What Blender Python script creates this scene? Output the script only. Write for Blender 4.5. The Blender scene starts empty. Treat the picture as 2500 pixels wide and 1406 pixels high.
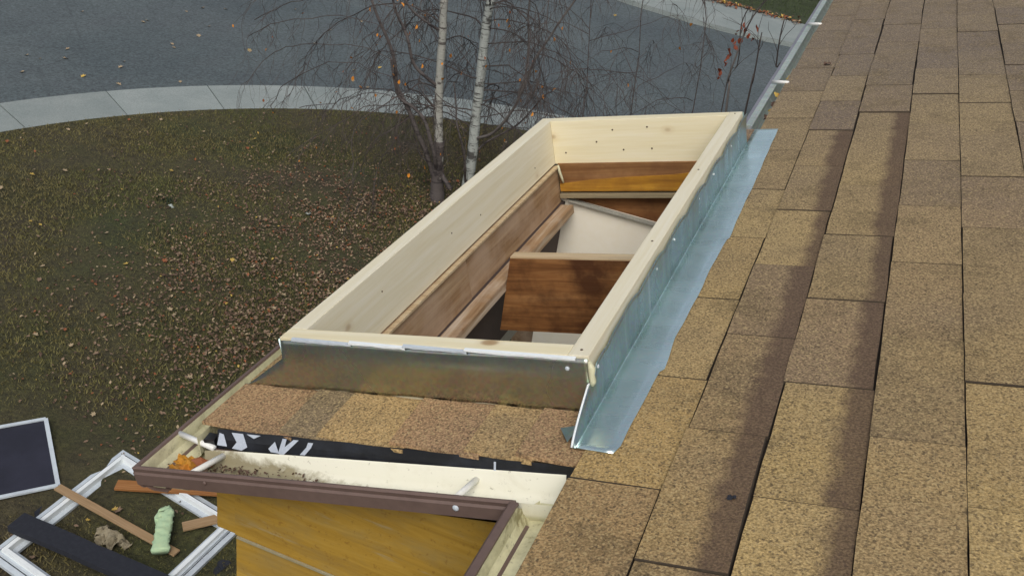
import bpy, bmesh, math, random
import numpy as np
from mathutils import Vector, Matrix, noise
random.seed(7); rng = np.random.default_rng(11)
S = bpy.context.scene; COL = S.collection
PI = math.pi
# ---------------------------------------------------------------- camera
# camera stands 5.2 m above the lawn; rows of R = world axes seen by the camera
R = Matrix(((0.9222420501, -0.2881826891, 0.2577214362),
            (0.3636846199, 0.4205209140, -0.8312013343),
            (0.1311605818, 0.8602981452, 0.4926296817)))
CZ = 5.2
F = 2456.9
CAM = Vector((0, 0, CZ))
cd = bpy.data.cameras.new('camera'); cam = bpy.data.objects.new('camera', cd); COL.objects.link(cam)
cam.matrix_world = Matrix.Translation(CAM) @ R.to_4x4()
cd.sensor_width = 36; cd.lens = F/2500*36; cd.clip_start = .02; cd.clip_end = 1500
S.camera = cam
# ---------------------------------------------------------------- light
SUN_EL, SUN_AZ = math.radians(50), math.radians(163)
W = bpy.data.worlds.new('World'); S.world = W; W.use_nodes = True
nt = W.node_tree; bg = nt.nodes['Background']
sky = nt.nodes.new('ShaderNodeTexSky'); sky.sky_type = 'NISHITA'; sky.sun_disc = False
sky.sun_elevation = SUN_EL; sky.sun_rotation = SUN_AZ; sky.dust_density = 4.0; sky.air_density = 1.0; sky.ozone_density = .6
hs = nt.nodes.new('ShaderNodeHueSaturation'); hs.inputs['Saturation'].default_value = .58   # overcast: greyer than clear sky
nt.links.new(sky.outputs[0], hs.inputs['Color']); nt.links.new(hs.outputs[0], bg.inputs[0]); bg.inputs[1].default_value = .085
sl = bpy.data.lights.new('sun', 'SUN'); sl.energy = 1.0; sl.angle = math.radians(35); sl.color = (1, .98, .94)
sun = bpy.data.objects.new('sun', sl); COL.objects.link(sun)
sd = Vector((math.sin(SUN_AZ)*math.cos(SUN_EL), math.cos(SUN_AZ)*math.cos(SUN_EL), math.sin(SUN_EL)))
sun.rotation_euler = sd.to_track_quat('Z', 'Y').to_euler()
S.view_settings.view_transform = 'Standard'; S.view_settings.look = 'None'
S.view_settings.exposure = 0.48; S.view_settings.gamma = 1; S.view_settings.use_curve_mapping = False
S.render.engine = 'CYCLES'

# ---------------------------------------------------------------- frames of reference
TH = math.radians(16.5); H = .92
CT, ST = math.cos(TH), math.sin(TH)
def RW(u, v, w):                      # roof frame (along slope, along eave, normal) -> world
    k = w - H
    return Vector((u*CT - k*ST, v, CZ + u*ST + k*CT))
ROT = Matrix.Rotation(-TH, 4, 'Y')
def RM(u, v, w, rz=0): return Matrix.Translation(RW(u, v, w)) @ ROT @ Matrix.Rotation(rz, 4, 'Z')
def P(x, y, Y):                       # point at depth Y (world) along a sight line
    r = R @ Vector((x-1250, 703-y, -F)); return CAM + r*(Y/r.y)
def G(x, y, z=0):                     # point of the ground along a sight line
    r = R @ Vector((x-1250, 703-y, -F)); return CAM + r*((z-CZ)/r.z)

# ---------------------------------------------------------------- objects
WM = {}
def put(o, M, parent=None):
    COL.objects.link(o) if o.name not in COL.objects else None
    WM[o] = M.copy()
    if parent is not None:
        o.parent = parent; o.matrix_local = WM[parent].inverted() @ M
    else: o.matrix_world = M
    return o
def props(o, label=None, cat=None, group=None, kind=None):
    if label: o['label'] = label
    if cat: o['category'] = cat
    if group: o['group'] = group
    if kind: o['kind'] = kind
    return o
def empty(name, loc, label, cat, group=None):
    o = bpy.data.objects.new(name, None); o.empty_display_size = .1
    put(o, Matrix.Translation(loc)); return props(o, label, cat, group)
def mk(name, bm, mat, M=None, parent=None, smooth=False):
    me = bpy.data.meshes.new(name)
    if isinstance(bm, bmesh.types.BMesh):
        bmesh.ops.recalc_face_normals(bm, faces=bm.faces); bm.to_mesh(me); bm.free()
    else: me.from_pydata(*bm)
    for m in (mat if isinstance(mat, (list, tuple)) else [mat]): me.materials.append(m)
    if smooth:
        for p in me.polygons: p.use_smooth = True
    o = bpy.data.objects.new(name, me)
    return put(o, M if M is not None else Matrix.Identity(4), parent)

def box(bm, x0, x1, y0, y1, z0, z1, bev=0, jit=0):
    vs = [bm.verts.new((x, y, z)) for x in (x0, x1) for y in (y0, y1) for z in (z0, z1)]
    fs = [bm.faces.new([vs[i] for i in q]) for q in ((0,1,3,2),(4,6,7,5),(0,4,5,1),(2,3,7,6),(0,2,6,4),(1,5,7,3))]
    if jit:
        for v in vs: v.co += Vector((random.uniform(-jit, jit), random.uniform(-jit, jit), 0))
    if bev:
        es = list({e for f in fs for e in f.edges})
        bmesh.ops.bevel(bm, geom=es, offset=bev, segments=2, affect='EDGES', profile=.7)
def rbox(name, mat, u0, u1, v0, v1, w0, w1, parent, bev=.002, jit=0):
    bm = bmesh.new(); box(bm, 0, u1-u0, 0, v1-v0, 0, w1-w0, bev, jit)
    return mk(name, bm, mat, RM(u0, v0, w0), parent)
def wbox(name, mat, x0, x1, y0, y1, z0, z1, parent=None, bev=.002):
    bm = bmesh.new(); box(bm, 0, x1-x0, 0, y1-y0, 0, z1-z0, bev)
    return mk(name, bm, mat, Matrix.Translation((x0, y0, z0)), parent)
def prism(bm, pts, a, b, fn, sub=1, caps=True):
    """sweep closed profile pts from a to b; fn(p, t)->Vector, t in 0..1"""
    rows = [[bm.verts.new(fn(p, i/sub)) for p in pts] for i in range(sub+1)]
    n = len(pts)
    for i in range(sub):
        for k in range(n):
            bm.faces.new((rows[i][k], rows[i][(k+1) % n], rows[i+1][(k+1) % n], rows[i+1][k]))
    if caps: bm.faces.new(rows[0][::-1]); bm.faces.new(rows[-1])
def sheet(pts2, th):                  # open profile -> closed thin profile (offset sideways)
    out = []
    n = len(pts2)
    for i, p in enumerate(pts2):
        a = Vector(pts2[max(i-1, 0)]); b = Vector(pts2[min(i+1, n-1)]); d = (b-a).normalized()
        out.append((p[0]-d.y*th, p[1]+d.x*th))
    return list(pts2) + out[::-1]
def tube(bm, pts, rad, sides=6, cap=True):
    pts = [Vector(p) for p in pts]; n = len(pts); rings = []
    for i, p in enumerate(pts):
        d = (pts[min(i+1, n-1)] - pts[max(i-1, 0)]).normalized()
        a = d.cross(Vector((.3, .9, .2))).normalized(); b = d.cross(a)
        r = rad[i] if isinstance(rad, (list, tuple)) else rad
        rings.append([bm.verts.new(p + (a*math.cos(t)+b*math.sin(t))*r) for t in [2*PI*k/sides for k in range(sides)]])
    for i in range(n-1):
        for k in range(sides):
            bm.faces.new((rings[i][k], rings[i][(k+1) % sides], rings[i+1][(k+1) % sides], rings[i+1][k]))
    if cap and sides > 2: bm.faces.new(rings[0][::-1]); bm.faces.new(rings[-1])

# ---------------------------------------------------------------- materials
class NT:
    def __init__(s, name):
        s.m = bpy.data.materials.new(name); s.m.use_nodes = True; s.t = s.m.node_tree
        s.b = s.t.nodes['Principled BSDF']; s.tc = s.t.nodes.new('ShaderNodeTexCoord')
    def n(s, ty, **kw):
        nd = s.t.nodes.new(ty)
        for k, v in kw.items(): setattr(nd, k, v)
        return nd
    def l(s, a, b): s.t.links.new(a, b)
    def vec(s, scale=(1, 1, 1), src='Object', rnd=False):
        mp = s.n('ShaderNodeMapping'); mp.inputs['Scale'].default_value = scale
        if src == 'World': g = s.n('ShaderNodeNewGeometry'); s.l(g.outputs['Position'], mp.inputs[0])
        else: s.l(s.tc.outputs[src], mp.inputs[0])
        if rnd:
            oi = s.n('ShaderNodeObjectInfo'); mu = s.n('ShaderNodeMath', operation='MULTIPLY'); mu.inputs[1].default_value = 37.
            s.l(oi.outputs['Random'], mu.inputs[0]); s.l(mu.outputs[0], mp.inputs['Location'])
        return mp.outputs[0]
    def noise(s, v, scale, detail=4, rough=.6, dist=0):
        nd = s.n('ShaderNodeTexNoise'); nd.inputs['Scale'].default_value = scale; nd.inputs['Detail'].default_value = detail
        nd.inputs['Roughness'].default_value = rough; nd.inputs['Distortion'].default_value = dist
        s.l(v, nd.inputs['Vector']); return nd.outputs[0]
    def vor(s, v, scale, feat='F1', rand=1):
        nd = s.n('ShaderNodeTexVoronoi', feature=feat); nd.inputs['Scale'].default_value = scale
        nd.inputs['Randomness'].default_value = rand
        s.l(v, nd.inputs['Vector']); return nd
    def ramp(s, fac, stops):
        nd = s.n('ShaderNodeValToRGB'); e = nd.color_ramp.elements
        while len(e) < len(stops): e.new(.5)
        for i, (p, c) in enumerate(stops):
            e[i].position = p; e[i].color = (c, c, c, 1) if isinstance(c, (int, float)) else (*c, 1)
        s.l(fac, nd.inputs[0]); return nd.outputs[0]
    def mix(s, fac, a, b, mode='MIX'):
        nd = s.n('ShaderNodeMix', data_type='RGBA', blend_type=mode)
        if isinstance(fac, (int, float)): nd.inputs[0].default_value = fac
        else: s.l(fac, nd.inputs[0])
        for i, c in ((6, a), (7, b)):
            if isinstance(c, tuple): nd.inputs[i].default_value = (*c, 1)
            else: s.l(c, nd.inputs[i])
        return nd.outputs[2]
    def math(s, op, a, b=0.):
        nd = s.n('ShaderNodeMath', operation=op)
        for i, c in ((0, a), (1, b)):
            if isinstance(c, (int, float)): nd.inputs[i].default_value = c
            else: s.l(c, nd.inputs[i])
        return nd.outputs[0]
    def out(s, col=None, rough=.7, metal=0, bump=None, bs=.3, bd=.002, spec=None):
        if col is not None:
            if isinstance(col, tuple): s.b.inputs['Base Color'].default_value = (*col, 1)
            else: s.l(col, s.b.inputs['Base Color'])
        if isinstance(rough, (int, float)): s.b.inputs['Roughness'].default_value = rough
        else: s.l(rough, s.b.inputs['Roughness'])
        s.b.inputs['Metallic'].default_value = metal
        if spec is not None: s.b.inputs['Specular IOR Level'].default_value = spec
        if bump is not None:
            nd = s.n('ShaderNodeBump'); nd.inputs['Strength'].default_value = bs; nd.inputs['Distance'].default_value = bd
            s.l(bump, nd.inputs['Height']); s.l(nd.outputs[0], s.b.inputs['Normal'])
        return s.m

def shingle_mat(name, band=None, red=0.0, rc=(.38, .25, .105)):
    m = NT(name)
    wv = m.vec(src='World')
    oi = m.n('ShaderNodeObjectInfo')
    gr = m.noise(wv, 260, 2, .6); vr = m.vor(wv, 300).outputs['Color']
    base = m.ramp(oi.outputs['Random'], [(0, (.235, .165, .082)), (.2, (.48, .340, .135)), (.4, (.30, .205, .105)), (.6, (.44, .310, .118)), (.8, (.225, .155, .092)), (1, (.42, .29, .112))])
    if red: base = m.mix(red, base, rc)
    # base colour blends to a darker grey-brown with distance along the eave
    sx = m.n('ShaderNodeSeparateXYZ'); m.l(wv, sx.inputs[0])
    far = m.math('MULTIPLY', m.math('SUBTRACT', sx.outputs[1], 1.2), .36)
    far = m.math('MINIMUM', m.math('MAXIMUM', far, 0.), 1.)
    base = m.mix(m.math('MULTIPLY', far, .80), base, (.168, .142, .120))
    mot = m.noise(wv, 7, 5, .75)
    base = m.mix(m.ramp(mot, [(.50, 0.), (.60, .35), (.74, .75)]), base, (.130, .096, .050))
    mot2 = m.noise(m.vec((1, 1, 1), 'World'), 3.1, 3, .5)
    base = m.mix(m.ramp(mot2, [(.42, 0.), (.7, .35)]), base, (.17, .13, .10))
    if band:
        rj = m.math('MULTIPLY', m.math('SUBTRACT', oi.outputs['Random'], .5), .022)
        so = m.n('ShaderNodeSeparateXYZ'); m.l(m.tc.outputs['Object'], so.inputs[0])
        e = m.math('MULTIPLY', m.math('SUBTRACT', m.noise(wv, 14, 4, .65), .5), .05)
        x = m.math('ADD', m.math('ADD', so.outputs[0], e), rj)
        fac = m.ramp(m.math('MULTIPLY', x, 5.), [(band*5-.07, 0.), (band*5+.05, .80)])
        BANDFAC = fac
    base = m.mix(.6, base, m.ramp(gr, [(.28, .10), (.5, .5), (.72, .98)]), 'OVERLAY')
    base = m.mix(.10, base, m.ramp(m.noise(wv, 130, 3, .7), [(.32, .12), (.5, .5), (.68, .92)]), 'OVERLAY')
    sp = m.n('ShaderNodeSeparateColor'); m.l(vr, sp.inputs[0])
    base = m.mix(m.ramp(sp.outputs[0], [(.78, 0.), (.90, .5)]), base, (.50, .38, .19))
    base = m.mix(m.ramp(sp.outputs[1], [(.84, 0.), (.92, .6)]), base, (.07, .05, .035))
    if band: base = m.mix(BANDFAC, base, m.mix(.45, (.105, .068, .048), m.ramp(gr, [(.28, .10), (.72, .9)]), 'OVERLAY'))
    return m.out(base, .95, bump=m.mix(.5, gr, vr), bs=.9, bd=.0016, spec=.2)
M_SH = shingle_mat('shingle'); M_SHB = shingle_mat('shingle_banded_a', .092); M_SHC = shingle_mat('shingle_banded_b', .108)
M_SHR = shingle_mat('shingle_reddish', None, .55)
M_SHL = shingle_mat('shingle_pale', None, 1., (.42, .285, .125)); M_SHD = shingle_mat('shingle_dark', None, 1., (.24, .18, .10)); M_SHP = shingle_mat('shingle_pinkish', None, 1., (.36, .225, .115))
def wood(name, c1, c2, c3, axis=1, knots=0, stain=None, rough=.65, gs=1., stain_amt=.5):
    m = NT(name); sc = [26*gs, 26*gs, 26*gs]; sc[axis] = 1.6*gs
    v = m.vec(tuple(sc), rnd=True); g = m.noise(v, 1.6, 6, .62, .6)
    c = m.ramp(g, [(.28, c1), (.5, c2), (.74, c3)])
    sc2 = [140, 140, 140]; sc2[axis] = 5
    fine = m.noise(m.vec(tuple(sc2)), 1., 3, .6)
    c = m.mix(.15 if knots else .28, c, m.ramp(fine, [(.3, .25), (.7, .8)]), 'OVERLAY')
    if stain:
        st = m.noise(m.vec((1, 1, 1), rnd=True), 5., 5, .65)
        c = m.mix(m.ramp(st, [(.44, 0.), (.62, stain_amt)]), c, stain)
    if knots:
        kv = [7., 7., 7.]; kv[axis] = 4.5
        vo = m.vor(m.vec(tuple(kv), rnd=True), 1.1).outputs['Distance']
        c = m.mix(m.ramp(vo, [(.0, .9), (.06, .75), (.10, .0)]), c, (.26, .14, .06))
        c = m.mix(m.ramp(vo, [(.05, .35), (.16, .0)]), c, (.52, .36, .17))
    return m.out(c, rough, bump=fine, bs=.25, bd=.001, spec=.3)
PINE_A = ((.72, .65, .46), (.76, .70, .52), (.80, .75, .60))
M_PINEV = wood('pine_long', *PINE_A, axis=1, knots=1)
M_PINEU = wood('pine_cross', (.74, .65, .42), (.79, .71, .48), (.82, .75, .55), axis=0, knots=1)
M_BRV = wood('old_wood_long', (.20, .115, .055), (.31, .195, .105), (.43, .31, .19), axis=1, stain=(.50, .38, .28))
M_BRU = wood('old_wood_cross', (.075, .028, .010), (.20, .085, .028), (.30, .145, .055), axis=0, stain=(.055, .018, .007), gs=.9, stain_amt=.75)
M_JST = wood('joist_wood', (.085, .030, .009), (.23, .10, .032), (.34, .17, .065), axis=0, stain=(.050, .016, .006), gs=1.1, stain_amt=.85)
M_TOP = wood('weathered_edge', (.40, .28, .16), (.50, .38, .23), (.58, .48, .32), axis=0)
M_ORG = wood('orange_wood', (.26, .115, .015), (.42, .20, .02), (.52, .28, .04), axis=0, stain=(.20, .08, .02), gs=1.4)
M_PLATE = wood('paint_worn_plate', (.24, .135, .065), (.36, .235, .13), (.58, .49, .38), axis=1, stain=(.58, .51, .42), stain_amt=.6)
M_PLK = wood('plank_wood', (.26, .16, .08), (.32, .21, .11), (.38, .26, .15), axis=0)
M_BRD = wood('cedar_board', (.22, .085, .025), (.30, .13, .04), (.36, .18, .07), axis=0)
def ply():
    m = NT('yellow_sheathing')
    v = m.vec((3.2, 30, 30)); g = m.noise(v, 1., 6, .65, 1.)
    c = m.ramp(g, [(.25, (.30, .165, .016)), (.5, (.42, .245, .028)), (.75, (.52, .33, .060))])
    st = m.noise(m.vec((3, 3, 9)), 1.6, 5, .7)
    c = m.mix(m.ramp(st, [(.46, 0.), (.66, .6)]), c, (.28, .20, .07))
    st2 = m.noise(m.vec((5, 5, 40)), 1.3, 4, .7)
    c = m.mix(m.ramp(st2, [(.60, 0.), (.72, .6)]), c, (.36, .33, .22))
    sp = m.noise(m.vec(), 75, 3, .7)
    c = m.mix(m.ramp(sp, [(.60, 0.), (.72, .5)]), c, (.20, .09, .01))
    return m.out(c, .75, bump=m.noise(m.vec((8, 60, 60)), 3, 4), bs=.4, bd=.001)
M_PLY = ply()
def galv(name, base=(.60, .74, .70), metal=.9, r=.27, streak=True):
    m = NT(name)
    v = m.vec((9, 9, 9)); big = m.noise(v, .8, 3, .5)
    c = m.mix(.5, m.ramp(big, [(.35, tuple(x*.8 for x in base)), (.65, tuple(min(1, x*1.12) for x in base))]), base)
    sp = m.vor(m.vec(), 160).outputs['Color']; c = m.mix(.10, c, sp, 'OVERLAY')
    if streak:
        s1 = m.noise(m.vec((1.5, 26, 1.5)), 1., 3, .5); c = m.mix(m.ramp(s1, [(.35, .3), (.48, 0.), (.60, 0.), (.74, .6)]), c, m.ramp(s1, [(.4, (.24, .28, .27)), (.6, (.80, .86, .86))]))
    rr = m.ramp(m.noise(m.vec((2, 14, 2)), 1.2, 3, .5), [(.3, r-.08), (.7, r+.14)])
    b = m.noise(m.vec((1.2, 5, 1.2)), 1.4, 2, .5)
    return m.out(c, rr, metal, bump=b, bs=.2, bd=.006)
M_GALV = galv('galvanised_steel', (.42, .52, .50), .92, .26)  # upstand: darker than its flange, the dim reflection put into the base colour
M_GALVF = galv('galvanised_steel_flange', (.74, .90, .88), .85, .24, False)
M_GALVD = galv('galvanised_steel_dull', (.46, .47, .40), .97, .24, False)
M_FARG = galv('weathered_gutter_metal', (.44, .50, .46), .35, .5)
def simple(name, c, rough=.6, n=None, c2=None, ns=6, metal=0, lo=.45, hi=.7, amt=.8, bump=.15, spec=None, rnd=False):
    m = NT(name)
    v = m.vec(rnd=rnd)
    g = m.noise(v, ns, 5, .65)
    col = m.mix(m.ramp(g, [(lo, 0.), (hi, amt)]), c, c2 if c2 else tuple(x*.75 for x in c))
    f = m.noise(v, ns*14, 3, .6)
    col = m.mix(.2, col, m.ramp(f, [(.3, .3), (.7, .7)]), 'OVERLAY')
    return m.out(col, rough, metal, bump=f, bs=bump, bd=.001, spec=spec)
M_CREAM = simple('gutter_cream_paint', (.80, .77, .60), .35, c2=(.62, .56, .34), ns=5, lo=.5, hi=.85, amt=.7, bump=.05)
def mossy():
    m = NT('gutter_cream_stained'); v = m.vec()
    g = m.noise(v, 9, 6, .72, .4); f = m.noise(v, 60, 4, .7)
    c = m.mix(m.ramp(g, [(.44, 0.), (.56, .35), (.62, .92)]), (.72, .69, .46), (.26, .23, .11))
    c = m.mix(m.ramp(f, [(.60, 0.), (.72, .6)]), c, (.12, .10, .05))
    return m.out(c, .6, bump=f, bs=.3, bd=.001)
M_MOSS = mossy()
M_BROWN = simple('gutter_brown_paint', (.150, .100, .082), .42, c2=(.125, .082, .066), ns=4, lo=.4, hi=.6, bump=.04)
M_WHITE = simple('white_paint', (.80, .80, .76), .4, c2=(.66, .64, .56), ns=8, bump=.03)
M_BLACK = simple('black_wrap', (.012, .013, .016), .38, c2=(.03, .034, .045), ns=14, bump=.25)
M_PRINT = simple('print_white', (.50, .55, .62), .5, c2=(.42, .46, .54), ns=30, bump=.02)
M_DRY = simple('drywall', (.90, .84, .70), .85, c2=(.86, .80, .66), ns=3, bump=.05)
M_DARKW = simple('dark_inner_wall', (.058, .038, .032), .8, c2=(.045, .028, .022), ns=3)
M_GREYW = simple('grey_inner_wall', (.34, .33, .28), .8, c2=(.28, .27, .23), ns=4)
M_FELT = simple('black_felt', (.014, .016, .024), .9, c2=(.024, .027, .036), ns=40, bump=.4)
M_VINYL = simple('white_vinyl', (.56, .62, .66), .38, c2=(.44, .48, .53), ns=7, bump=.05)
M_VINYLW = simple('white_vinyl_clean', (.82, .86, .86), .35, c2=(.70, .74, .76), ns=9, bump=.03)
M_FOAM = simple('green_foam', (.42, .58, .36), .9, c2=(.52, .64, .38), ns=22, bump=.9)
M_PAPER = simple('crumpled_paper', (.28, .24, .16), .85, c2=(.15, .12, .075), ns=12, bump=.6)
M_CAULK = simple('caulk', (.62, .60, .40), .5)
M_SIDING = simple('house_siding', (.55, .50, .42), .7)
M_CONC = None
def screenm():
    m = NT('insect_screen'); v = m.vec()
    g = m.noise(v, 3, 4, .6)
    c = m.ramp(g, [(.35, (.012, .013, .024)), (.65, (.022, .023, .040))])
    return m.out(c, .75, bump=m.noise(v, 240, 2), bs=.3)
M_SCREEN = screenm()
def asphalt():
    m = NT('asphalt'); v = m.vec(src='World')
    a = m.noise(v, .35, 4, .6); f = m.noise(v, 26, 4, .8); p = m.noise(m.vec((1, .35, 1), 'World'), 1.3, 4, .6)
    c = m.ramp(a, [(.3, (.062, .080, .086)), (.7, (.100, .120, .122))])
    c = m.mix(m.ramp(p, [(.45, 0.), (.75, .5)]), c, (.070, .078, .086))
    c = m.mix(.75, c, m.ramp(f, [(.30, .10), (.70, .9)]), 'OVERLAY')
    cr = m.vor(m.vec(src='World'), .45, 'DISTANCE_TO_EDGE').outputs['Distance']
    nz = m.noise(v, 3, 3, .6)
    c = m.mix(m.math('MULTIPLY', m.ramp(cr, [(.0, .55), (.012, 0.)]), nz), c, (.03, .033, .036))
    return m.out(c, .85, bump=f, bs=.5, bd=.006)
M_ROAD = asphalt()
def concrete():
    m = NT('concrete'); v = m.vec(src='World'); a = m.noise(v, 1.6, 5, .65); f = m.noise(v, 60, 3, .6)
    oi = m.n('ShaderNodeObjectInfo')
    c = m.ramp(a, [(.3, (.215, .250, .240)), (.7, (.285, .315, .300))])
    c = m.mix(.5, c, m.ramp(oi.outputs['Random'], [(0, .44), (1, .56)]), 'OVERLAY')
    c = m.mix(.35, c, m.ramp(f, [(.3, .25), (.7, .75)]), 'OVERLAY')
    return m.out(c, .9, bump=f, bs=.3)
M_CONC = concrete()
def lawn():
    m = NT('lawn_soil'); v = m.vec(src='World')
    a = m.noise(v, .55, 4, .6); f = m.noise(v, 30, 4, .75); g2 = m.noise(v, 4, 5, .7)
    c = m.ramp(a, [(.36, (.050, .058, .016)), (.5, (.066, .060, .022)), (.66, (.066, .052, .030))])
    c = m.mix(m.ramp(g2, [(.4, 0.), (.7, .5)]), c, (.024, .018, .012))
    c = m.mix(.85, c, m.ramp(f, [(.25, .08), (.75, .92)]), 'OVERLAY')
    return m.out(c, .95, bump=f, bs=1, bd=.03)
M_LAWN = lawn()
def grassm():
    m = NT('grass_blade'); a = m.noise(m.vec(src='World'), .5, 4, .65); b = m.noise(m.vec(src='World'), 18, 2)
    c = m.ramp(a, [(.36, (.078, .098, .022)), (.50, (.140, .124, .040)), (.66, (.135, .108, .058))])
    c = m.mix(m.ramp(b, [(.4, 0.), (.62, .7)]), c, (.185, .155, .052))
    return m.out(c, .8)
M_GRASS = grassm()
def leafm(name, c, c2): return simple(name, c, .7, c2=c2, ns=20, rnd=True, bump=.2)
M_LEAVES = [leafm('leaf_tan', (.225, .150, .095), (.14, .09, .055)), leafm('leaf_pale', (.36, .28, .17), (.26, .18, .10)),
            leafm('leaf_rust', (.26, .085, .030), (.15, .05, .02)), leafm('leaf_brown', (.105, .058, .036), (.07, .04, .025)),
            leafm('leaf_yellow', (.52, .36, .08), (.4, .25, .05))]
M_LORG = leafm('leaf_orange', (.62, .24, .02), (.45, .16, .015))
M_LWET = leafm('leaf_wet_orange', (.50, .22, .015), (.22, .10, .02))
M_LRUST = leafm('leaf_dark_rust', (.22, .045, .015), (.12, .03, .012))
def bark(name, white, dark, thr):
    m = NT(name)
    s = m.noise(m.vec((3.5, 3.5, 30)), 1., 4, .65, .3); b = m.noise(m.vec((2.2, 2.2, 3.2)), 2., 4, .7)
    c = m.mix(m.ramp(s, [(thr, 0.), (thr+.06, .9)]), white, dark)
    c = m.mix(m.ramp(b, [(.55, 0.), (.62, .9)]), c, dark)
    c = m.mix(.3, c, m.ramp(m.noise(m.vec((20, 20, 60)), 1., 3), [(.3, .3), (.7, .7)]), 'OVERLAY')
    return m.out(c, .8, bump=s, bs=.4, bd=.01)
M_BIRCH = bark('birch_bark', (.42, .45, .42), (.050, .046, .042), .545)
M_BIRCH2 = bark('birch_bark_dull', (.36, .36, .32), (.06, .05, .045), .56)
M_DBARK = bark('dark_bark', (.095, .080, .075), (.030, .024, .024), .54)
M_TWIG = simple('twig_bark', (.070, .056, .050), .8, c2=(.036, .030, .030), ns=3)
M_STEM = simple('grey_stem', (.15, .135, .125), .8, c2=(.07, .055, .05), ns=6)

# ================================================================ SETTING
def curve_pts(c, r, a0, a1, n):
    return [(c[0]+r*math.cos(a0+(a1-a0)*i/n), c[1]+r*math.sin(a0+(a1-a0)*i/n)) for i in range(n+1)]
def flat(name, pts, z, mat, label=None, sub=0):
    bm = bmesh.new(); bm.faces.new([bm.verts.new((x, y, z)) for x, y in pts])
    o = mk(name, bm, mat); return props(o, label, kind='structure')
flat('ground', [(-400, -400), (400, -400), (400, 400), (-400, 400)], -.20, M_LAWN, 'open ground reaching to the horizon')
FARC = [(-60, 60), (-30, 40), (-12, 26.2), (-8, 23.6), (-5.24, 22.34), (-3.77, 21.93), (-2.67, 21.8), (-1.36, 21.83), (3, 22.1), (18, 23.5), (60, 28)]
FARL = [(-60, 63), (-30, 43), (-12, 28.5), (-8, 25.8), (-5.5, 24.6), (-3.85, 24.15), (-3.09, 24.05), (-1.61, 23.75), (3, 23.9), (18, 25.3), (60, 30)]
flat('road', [(-60, -60), (60, -60)] + FARC[::-1], -.10, M_ROAD, 'grey asphalt street curving past the lawn')
IC, IR, OC, OR = (-2.46, 5.88), 7.44, (-2.62, 6.10), 8.19
A0, A1 = math.radians(146.1-18*9.7), math.radians(146.1+9*9.7)
NSEG = 26
inner = curve_pts(IC, IR, A0, A1, 104); outer = curve_pts(OC, OR, A0, A1, 104)
bm = bmesh.new()   # lawn: gently uneven
N = 60
cx, cy = IC
grid = {}
rings = []
for i in range(14):
    rr = (i/13)*(IR+.02)
    rings.append([bm.verts.new((cx+rr*math.cos(t), cy+rr*math.sin(t), .015+(noise.noise((cx+rr*math.cos(t), cy+rr*math.sin(t), 0))*.05 if i < 13 else 0))) for t in [2*PI*k/96 for k in range(96)]] if i else [bm.verts.new((cx, cy, .015))])
for k in range(96): bm.faces.new((rings[0][0], rings[1][k], rings[1][(k+1) % 96]))
for i in range(1, 13):
    for k in range(96): bm.faces.new((rings[i][k], rings[i+1][k], rings[i+1][(k+1) % 96], rings[i][(k+1) % 96]))
props(mk('lawn', bm, M_LAWN, smooth=True), 'brown green autumn front lawn', kind='structure')
# sidewalk: base plus slabs with recessed joints
bm = bmesh.new()
for i in range(len(inner)-1):
    q = [bm.verts.new((*p, -.035)) for p in (inner[i], outer[i], outer[i+1], inner[i+1])]; bm.faces.new(q)
    a, b = outer[i], outer[i+1]
    bm.faces.new([bm.verts.new((a[0], a[1], -.035)), bm.verts.new((a[0], a[1], -.12)), bm.verts.new((b[0], b[1], -.12)), bm.verts.new((b[0], b[1], -.035))])
SW = props(mk('sidewalk', bm, simple('joint_grit', (.05, .05, .045), .95)), 'curved concrete sidewalk edging the lawn', kind='structure')
skew = 2.1
def ring_pt(c, r, a): return (c[0]+r*math.cos(a), c[1]+r*math.sin(a))
na = 27
da = (A1-A0)/na; off = 0
for k in range(na):
    a0 = A0+k*da+off; a1 = a0+da; g = .0009
    bm = bmesh.new(); top = []; bot = []
    c0 = Vector((*ring_pt(IC, IR, (a0+a1)/2), 0))
    sk = math.radians(.7)
    pi = [ring_pt(IC, IR-.005, a0+g+(a1-a0-2*g)*i/6) for i in range(7)]
    po = [ring_pt(OC, OR, a0+sk+g+(a1-a0-2*g)*i/6) for i in range(6, -1, -1)]
    tp = [bm.verts.new((p[0]-c0.x, p[1]-c0.y, .002)) for p in pi] + [bm.verts.new((p[0]-c0.x, p[1]-c0.y, -.012)) for p in po]
    bt = [bm.verts.new((v.co.x, v.co.y, -.13)) for v in tp]
    bm.faces.new(tp)
    n = len(tp)
    for i in range(n): bm.faces.new((tp[i], tp[(i+1) % n], bt[(i+1) % n], bt[i]))
    mk('slab', bm, M_CONC, Matrix.Translation(c0), SW)
bm = bmesh.new()
for i in range(len(FARC)-1):
    q = [bm.verts.new((*p, .0)) for p in (FARC[i], FARL[i], FARL[i+1], FARC[i+1])]; bm.faces.new(q)
    a, b = FARC[i], FARC[i+1]
    bm.faces.new([bm.verts.new((a[0], a[1], 0)), bm.verts.new((a[0], a[1], -.12)), bm.verts.new((b[0], b[1], -.12)), bm.verts.new((b[0], b[1], 0))])
props(mk('far_sidewalk', bm, M_CONC), 'concrete walk on the far side of the street', kind='structure')
M_LAWN2 = simple('green_lawn', (.034, .046, .014), .95, c2=(.020, .026, .008), ns=3, bump=.8)
flat('far_lawn', FARL + [(60, 120), (-60, 120)], .01, M_LAWN2, 'green lawn across the street')

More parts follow.
